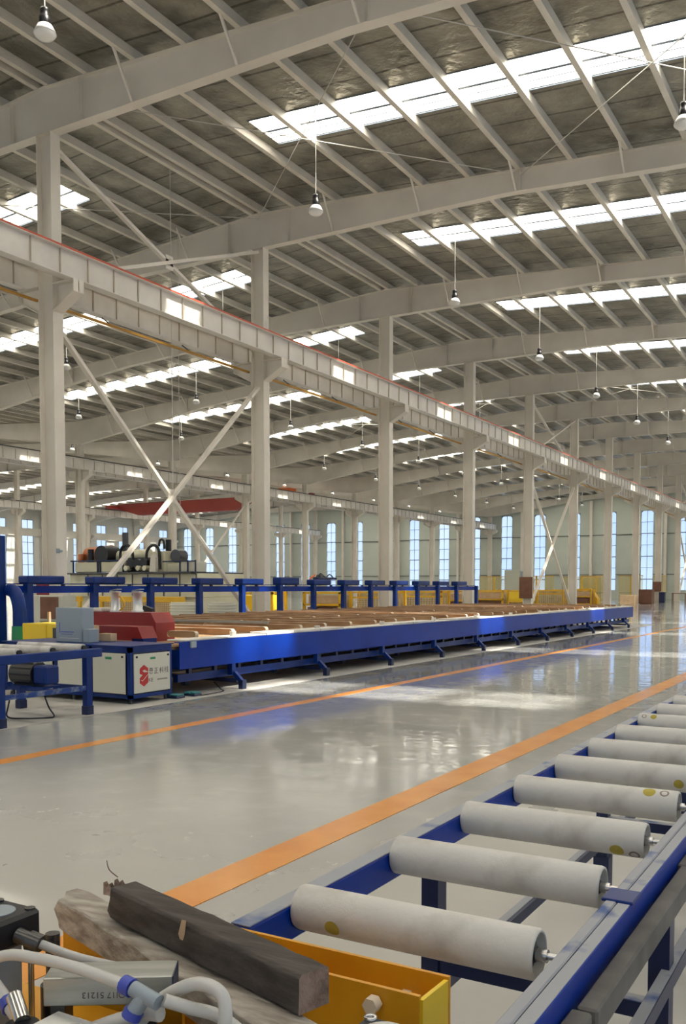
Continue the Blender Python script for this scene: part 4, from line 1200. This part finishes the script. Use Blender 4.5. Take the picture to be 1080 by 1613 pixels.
MB().tube([(2.35, 0.1, 2.3), (2.4, 0.1, 2.7), (2.65, 0.1, 2.86), (2.9, 0.1, 2.7), (2.95, 0.1, 2.3)], 0.05, 8).build('hydraulic_hose', 'black', E_)
MB().tube([(3.65, 0, 2.35), (3.7, 0, 2.65), (3.95, 0, 2.82), (4.2, 0, 2.65), (4.25, 0, 2.0)], 0.05, 8).build('hydraulic_hose', 'black', E_)
MB().tube([(3.95, 0.3, 2.8), (4.0, 0.3, 3.0), (4.15, 0.3, 2.98), (4.2, 0.3, 2.7)], 0.04, 8).build('hydraulic_hose', 'black', E_)
MB().cyl((4.2, 0.5, 2.6), (4.2, 0.5, 3.02), 0.10, n=12).build('accumulator', 'black', E_)
MB().cyl((4.75, 0.2, 2.45), (4.75, 0.6, 2.45), 0.22, n=18).build('motor', 'darkmetal', E_)
MB().cyl((1.85, 0.9, 2.6), (1.85, 0.9, 3.35), 0.11, n=14).build('chimney', 'darkmetal', E_)
MB().prism([(3.95, 1.92), (4.02, 2.45), (4.12, 2.5), (4.22, 2.4), (4.22, 1.92)], 'y', -0.2, -0.05).build('draped_cover', 'felt', E_)
# yellow rail and mesh guard in front of the press
Fg = thing('mesh_guard', 'yellow guard rail with coiled wire mesh in front of the cream press', 'guard', (-24.2, 22.4, 0))
for x0, x1 in ((0, 1.0), (1.7, 5.4)):
    MB().bevbox(x0, x1, 0, 0.1, 0.92, 1.10, 0.01).build('top_rail', 'yellow', Fg)
for x in (0.1, 0.9, 1.9, 4.05, 5.3): MB().bevbox(x-0.06, x+0.06, 0.0, 0.1, 0, 0.92, 0.01).build('post', 'yellow', Fg)
ws = MB()
for z in [0.2+0.06*i for i in range(13)]: ws.box(1.9, 5.3, 0.03, 0.045, z-0.009, z+0.009)
for i in range(43): ws.box(1.95+0.08*i, 1.965+0.08*i, 0.045, 0.06, 0.15, 0.92)
tag(ws.build('wire_mesh', 'yellowpipe', Fg), kind='stuff')
for i, (x, yv) in enumerate(((-17.9, 21.6), (-16.8, 22.0))):
    c_ = MB()
    for k in range(11): c_.lathe([(0.42, 0), (0.45, 0.025), (0.42, 0.05)], 20, (0, 0, k*0.085))
    c_.cyl((0, 0, 0), (0, 0, 0.95), 0.40, n=20)
    o = c_.build('wire_coil', 'creamw'); o.location = (x - 0.2, yv, 0)
    tag(o, ('left' if i == 0 else 'right') + ' stack of pale ribbed coils beside the yellow mesh guard', 'coil', 'pale coil stacks')
dk = MB().bevbox(-0.3, 0.3, -0.15, 0.15, 0, 0.10, 0.03).build('dark_tool_bag', 'black'); dk.location = (-12.9, 13.4, 0.787)
tag(dk, 'flat black cloth bundle lying on the brown belts at the rear', 'bundle')
sc_ = thing('operator_seat', 'black curved seat back rising behind the belt table', 'seat', (-13.0, 14.35, 0.787))
MB().prism([(-0.14, 0.0), (0.14, 0.0), (0.12, 0.18), (-0.10, 0.24), (-0.16, 0.14)], 'y', 0, 0.08).build('back', 'black', sc_)

# red hydrant post and wall sensor at the first column
hp = MB().bevbox(-0.12, 0.12, -0.1, 0.1, 0, 1.62, 0.01).build('red_post', 'red'); hp.location = (-17.75, 15.9, 0)
tag(hp, 'dark red box post standing against the first column', 'post')
sn = thing('wall_sensor', 'small grey sensor bracket on the first column', 'sensor', (-17.94, 16.55, 2.25))
MB().bevbox(0, 0.06, -0.05, 0.05, 0, 0.12, 0.01).build('body', 'lightgrey', sn)
MB().bevbox(0.06, 0.16, -0.04, 0.04, 0.02, 0.08, 0.01).build('arm', 'lightgrey', sn)
# pale cabinets between first column and press
bc = thing('switch_cabinet', 'pale cabinet with a brown door behind the blue track at the left', 'cabinet', (-17.0, 14.9, 0))
MB().bevbox(0.0, 0.25, 0, 0.4, 0, 1.22, 0.01).build('pale_side', 'creamw', bc)
MB().bevbox(0.25, 1.0, 0, 0.4, 0.62, 1.22, 0.01).build('frame', 'creamw', bc)
MB().box(0.29, 0.86, -0.02, 0, 0.68, 1.18).build('door', 'brown', bc)
MB().bevbox(0.25, 1.0, 0, 0.4, 0, 0.6, 0.01).build('lower_box', 'darkmetal', bc)

# yellow racks seen between the posts
def rack(x, y, w, label, kind, h=1.22):
    o = thing('yellow_rack', label, 'rack', (x, y, 0), 'yellow racks beyond the blue track')
    for a in (0.05, w-0.05):
        for b in (0.05, 0.95):
            MB().box(a-0.05, a+0.05, b-0.05, b+0.05, 0, h).build('post', 'yellow', o)
    zs = {0: (0.25, 0.95, 1.18), 1: (0.15, 0.7, 1.18), 2: (0.5, 1.18)}[kind]
    for z in zs:
        MB().box(0, w, 0, 0.06, z-0.05, z+0.03).build('rail', 'yellow', o)
        MB().box(0, w, 0.94, 1.0, z-0.05, z+0.03).build('rail', 'yellow', o)
    MB().box(0.1, w-0.1, 0.86, 0.88, 0.12, h-0.12).build('back_panel', 'amber', o)
    if kind == 0:
        mm = MB()
        for i in range(8): mm.box(0.1, w-0.1, 0.4, 0.42, 0.2+i*0.09, 0.22+i*0.09)
        for i in range(int(w/0.15)): mm.box(0.1+0.15*i, 0.115+0.15*i, 0.42, 0.44, 0.15, 0.9)
        tag(mm.build('wire_mesh', 'creamw', o), kind='stuff')
    if kind == 1:
        MB().bevbox(0.2, w-0.2, 0.15, 0.85, 0.73, 1.05, 0.01).build('crate', 'carton', o)
        MB().bevbox(0.15, w-0.3, 0.15, 0.85, 0.18, 0.6, 0.01).build('crate', 'brown', o)
    if kind == 2:
        MB().bevbox(0.15, w-0.15, 0.2, 0.8, 0.53, 1.1, 0.02).build('sheet_panel', 'brightyellow', o)
rk = [(-21.6, 29.0, 1.6, 2, 1.25), (-20.6, 32.0, 1.8, 1, 1.2), (-20.9, 36.3, 2.4, 0, 1.25), (-21.4, 41.6, 2.7, 0, 1.25), (-21.2, 46.0, 2.2, 1, 1.2), (-21.5, 51.0, 2.4, 1, 1.25), (-21.9, 57.0, 2.6, 2, 1.25), (-22.0, 63.0, 2.8, 0, 1.25), (-22.2, 70.0, 3.0, 1, 1.25)]
for i, (x, y, w, kd, h) in enumerate(rk):
    rack(x, y, w, 'yellow steel rack beyond the blue track, %s counted from the left' % ORD[i], kd, h)
for i, (x, y, w, h, mt, lab) in enumerate((( -22.6, 30.5, 0.8, 1.0, 'brown', 'brown board box left of the yellow racks, behind the second column'), (-23.2, 26.8, 0.7, 1.2, 'carton', 'tall tan carton right of the cream press'), (-24.8, 44.0, 1.2, 1.15, 'rust', 'orange-brown crate behind the yellow racks'), (-24.2, 52.0, 1.3, 1.1, 'carton', 'tan crate behind the middle yellow racks'))):
    o = MB().bevbox(0, w, 0, 0.7, 0, h, 0.02).build('storage_crate', mt); o.location = (x, y, 0); tag(o, lab, 'crate')

# far yellow strip screens
for i, (x0, x1, y, zt) in enumerate(((-31.9, -29.0, 79, 2.38), (-28.2, -24.9, 79, 2.4), (-24.4, -21.0, 79.5, 2.3), (-25.2, -22.3, 88, 2.5), (-21.6, -19.4, 88, 2.5), (-20.2, -18.9, 96, 2.55))):
    o = thing('strip_screen', 'translucent yellow strip screen with centre post at the far end, %s from the left' % ORD[i], 'screen', (x0, y, 0), 'yellow strip screens at the far end')
    w = x1 - x0
    g = MB(); n = int(w/0.3)
    for k in range(n): g.box(k*w/n, (k+1)*w/n, -0.01 + 0.02*(k % 2), 0.0 + 0.02*(k % 2), 0.05, zt)
    g.build('curtain', 'screen', o)
    MB().box(w/2-0.07, w/2+0.07, 0.06, 0.14, 0, zt).build('post', 'brightyellow', o)
    MB().box(0, w, 0.06, 0.12, zt-0.05, zt).build('top_rail', 'yellow', o)
    MB().box(0, w, 0.06, 0.12, 0.85, 0.9).build('mid_rail', 'girt', o)
kb = thing('white_kiosk', 'pale grey-green kiosk cabinet at the far end of the belt table', 'kiosk', (-21.9, 59.0, 0))
MB().bevbox(-0.1, 1.0, 0, 0.9, 0, 2.55, 0.02).build('body', 'endwall', kb)
MB().bevbox(1.02, 1.3, 0, 0.9, 0, 2.45, 0.02).build('door', 'lightgrey', kb)
for i, (k, lab) in enumerate(((4, 'brown square board on the fifth column of the nearest row'), (8, 'brown square board on the ninth column of the nearest row'))):
    o = MB().bevbox(-0.5, 0.3, -0.03, 0.03, 0, 1.25 if i == 0 else 0.9, 0.005).build('notice_board', 'brown')
    o.location = (XA + 0.05, YK[k] - 0.21, 0.75 if i == 0 else 1.0); tag(o, lab, 'board', 'brown boards on columns')
fb = MB().bevbox(-0.25, 0.25, -0.25, 0.25, 0, 0.95, 0.02).build('floor_box', 'navy'); fb.location = (-17.7, YK[8]-0.55, 0)
tag(fb, 'dark floor-standing box below the brown board of the ninth column', 'box')
cx_ = MB().bevbox(0, 1.15, 0, 1.0, 0, 0.78, 0.01).build('carton_box', 'carton'); cx_.location = (-18.2, 74.6, 0); tag(cx_, 'tan carton just beyond the end of the long blue table', 'carton')
cx_ = MB().bevbox(0, 1.2, 0, 1.1, 0, 1.22, 0.01).build('brown_crate', 'brown'); cx_.location = (-18.15, 80.2, 0); tag(cx_, 'taller dark brown crate right of the tan carton', 'crate')
tb = thing('small_table', 'small brown framed table beside the ninth column', 'table', (-16.9, 88.3, 0))
MB().box(0, 1.2, 0, 0.6, 0.82, 0.87).build('top', 'brown', tb)
for a in (0.04, 1.16):
    for b in (0.04, 0.56): MB().box(a-0.03, a+0.03, b-0.03, b+0.03, 0, 0.82).build('leg', 'brown', tb)
yr = thing('yellow_robot_base', 'small yellow and orange sloped machine at the far end of the belts', 'machine', (-21.3, 72.0, 0))
MB().prism([(0, 0), (2.0, 0), (2.0, 0.5), (1.4, 1.3), (0.0, 1.25), (0, 0.9)], 'y', 0, 0.8).build('hood', 'yellow', yr)
MB().box(1.0, 1.7, -0.1, 0, 0.1, 0.7).build('front', 'rust', yr)

# hanging cables
rod((-18.75, 21.9, 3.9), (-18.75, 21.9, 13.86), 'left thin vertical cable hanging from the roof between the first two columns', 'cable', 0.012, 'hanging cables', 'hanging_cable')
rod((-21.6, 25.6, 4.3), (-21.6, 25.6, 13.6), 'right thin vertical cable hanging from the roof behind the first bay', 'cable', 0.012, 'hanging cables', 'hanging_cable')

# overhead crane in the third bay
OC = thing('overhead_crane', 'long dark red overhead crane girder in the bay beyond the second columns', 'crane', (XC, 74.2, 0))
MB().prism([(1.2, 9.75), (4.2, 8.95), (17.0, 8.95), (18.6, 9.75), (25.6, 9.75), (25.6, 10.2), (1.2, 10.2)], 'y', -0.35, 0.35).build('box_girder', 'cranered', OC)
for x in (1.0, 25.4):
    MB().bevbox(x-0.25, x+0.45, -1.6, 1.6, 9.66, 10.0, 0.03).build('end_carriage', 'orange' if x > 5 else 'cranered', OC)
MB().bevbox(22.0, 23.4, -0.6, 0.6, 10.2, 10.8, 0.05).build('hoist_trolley', 'orange', OC)
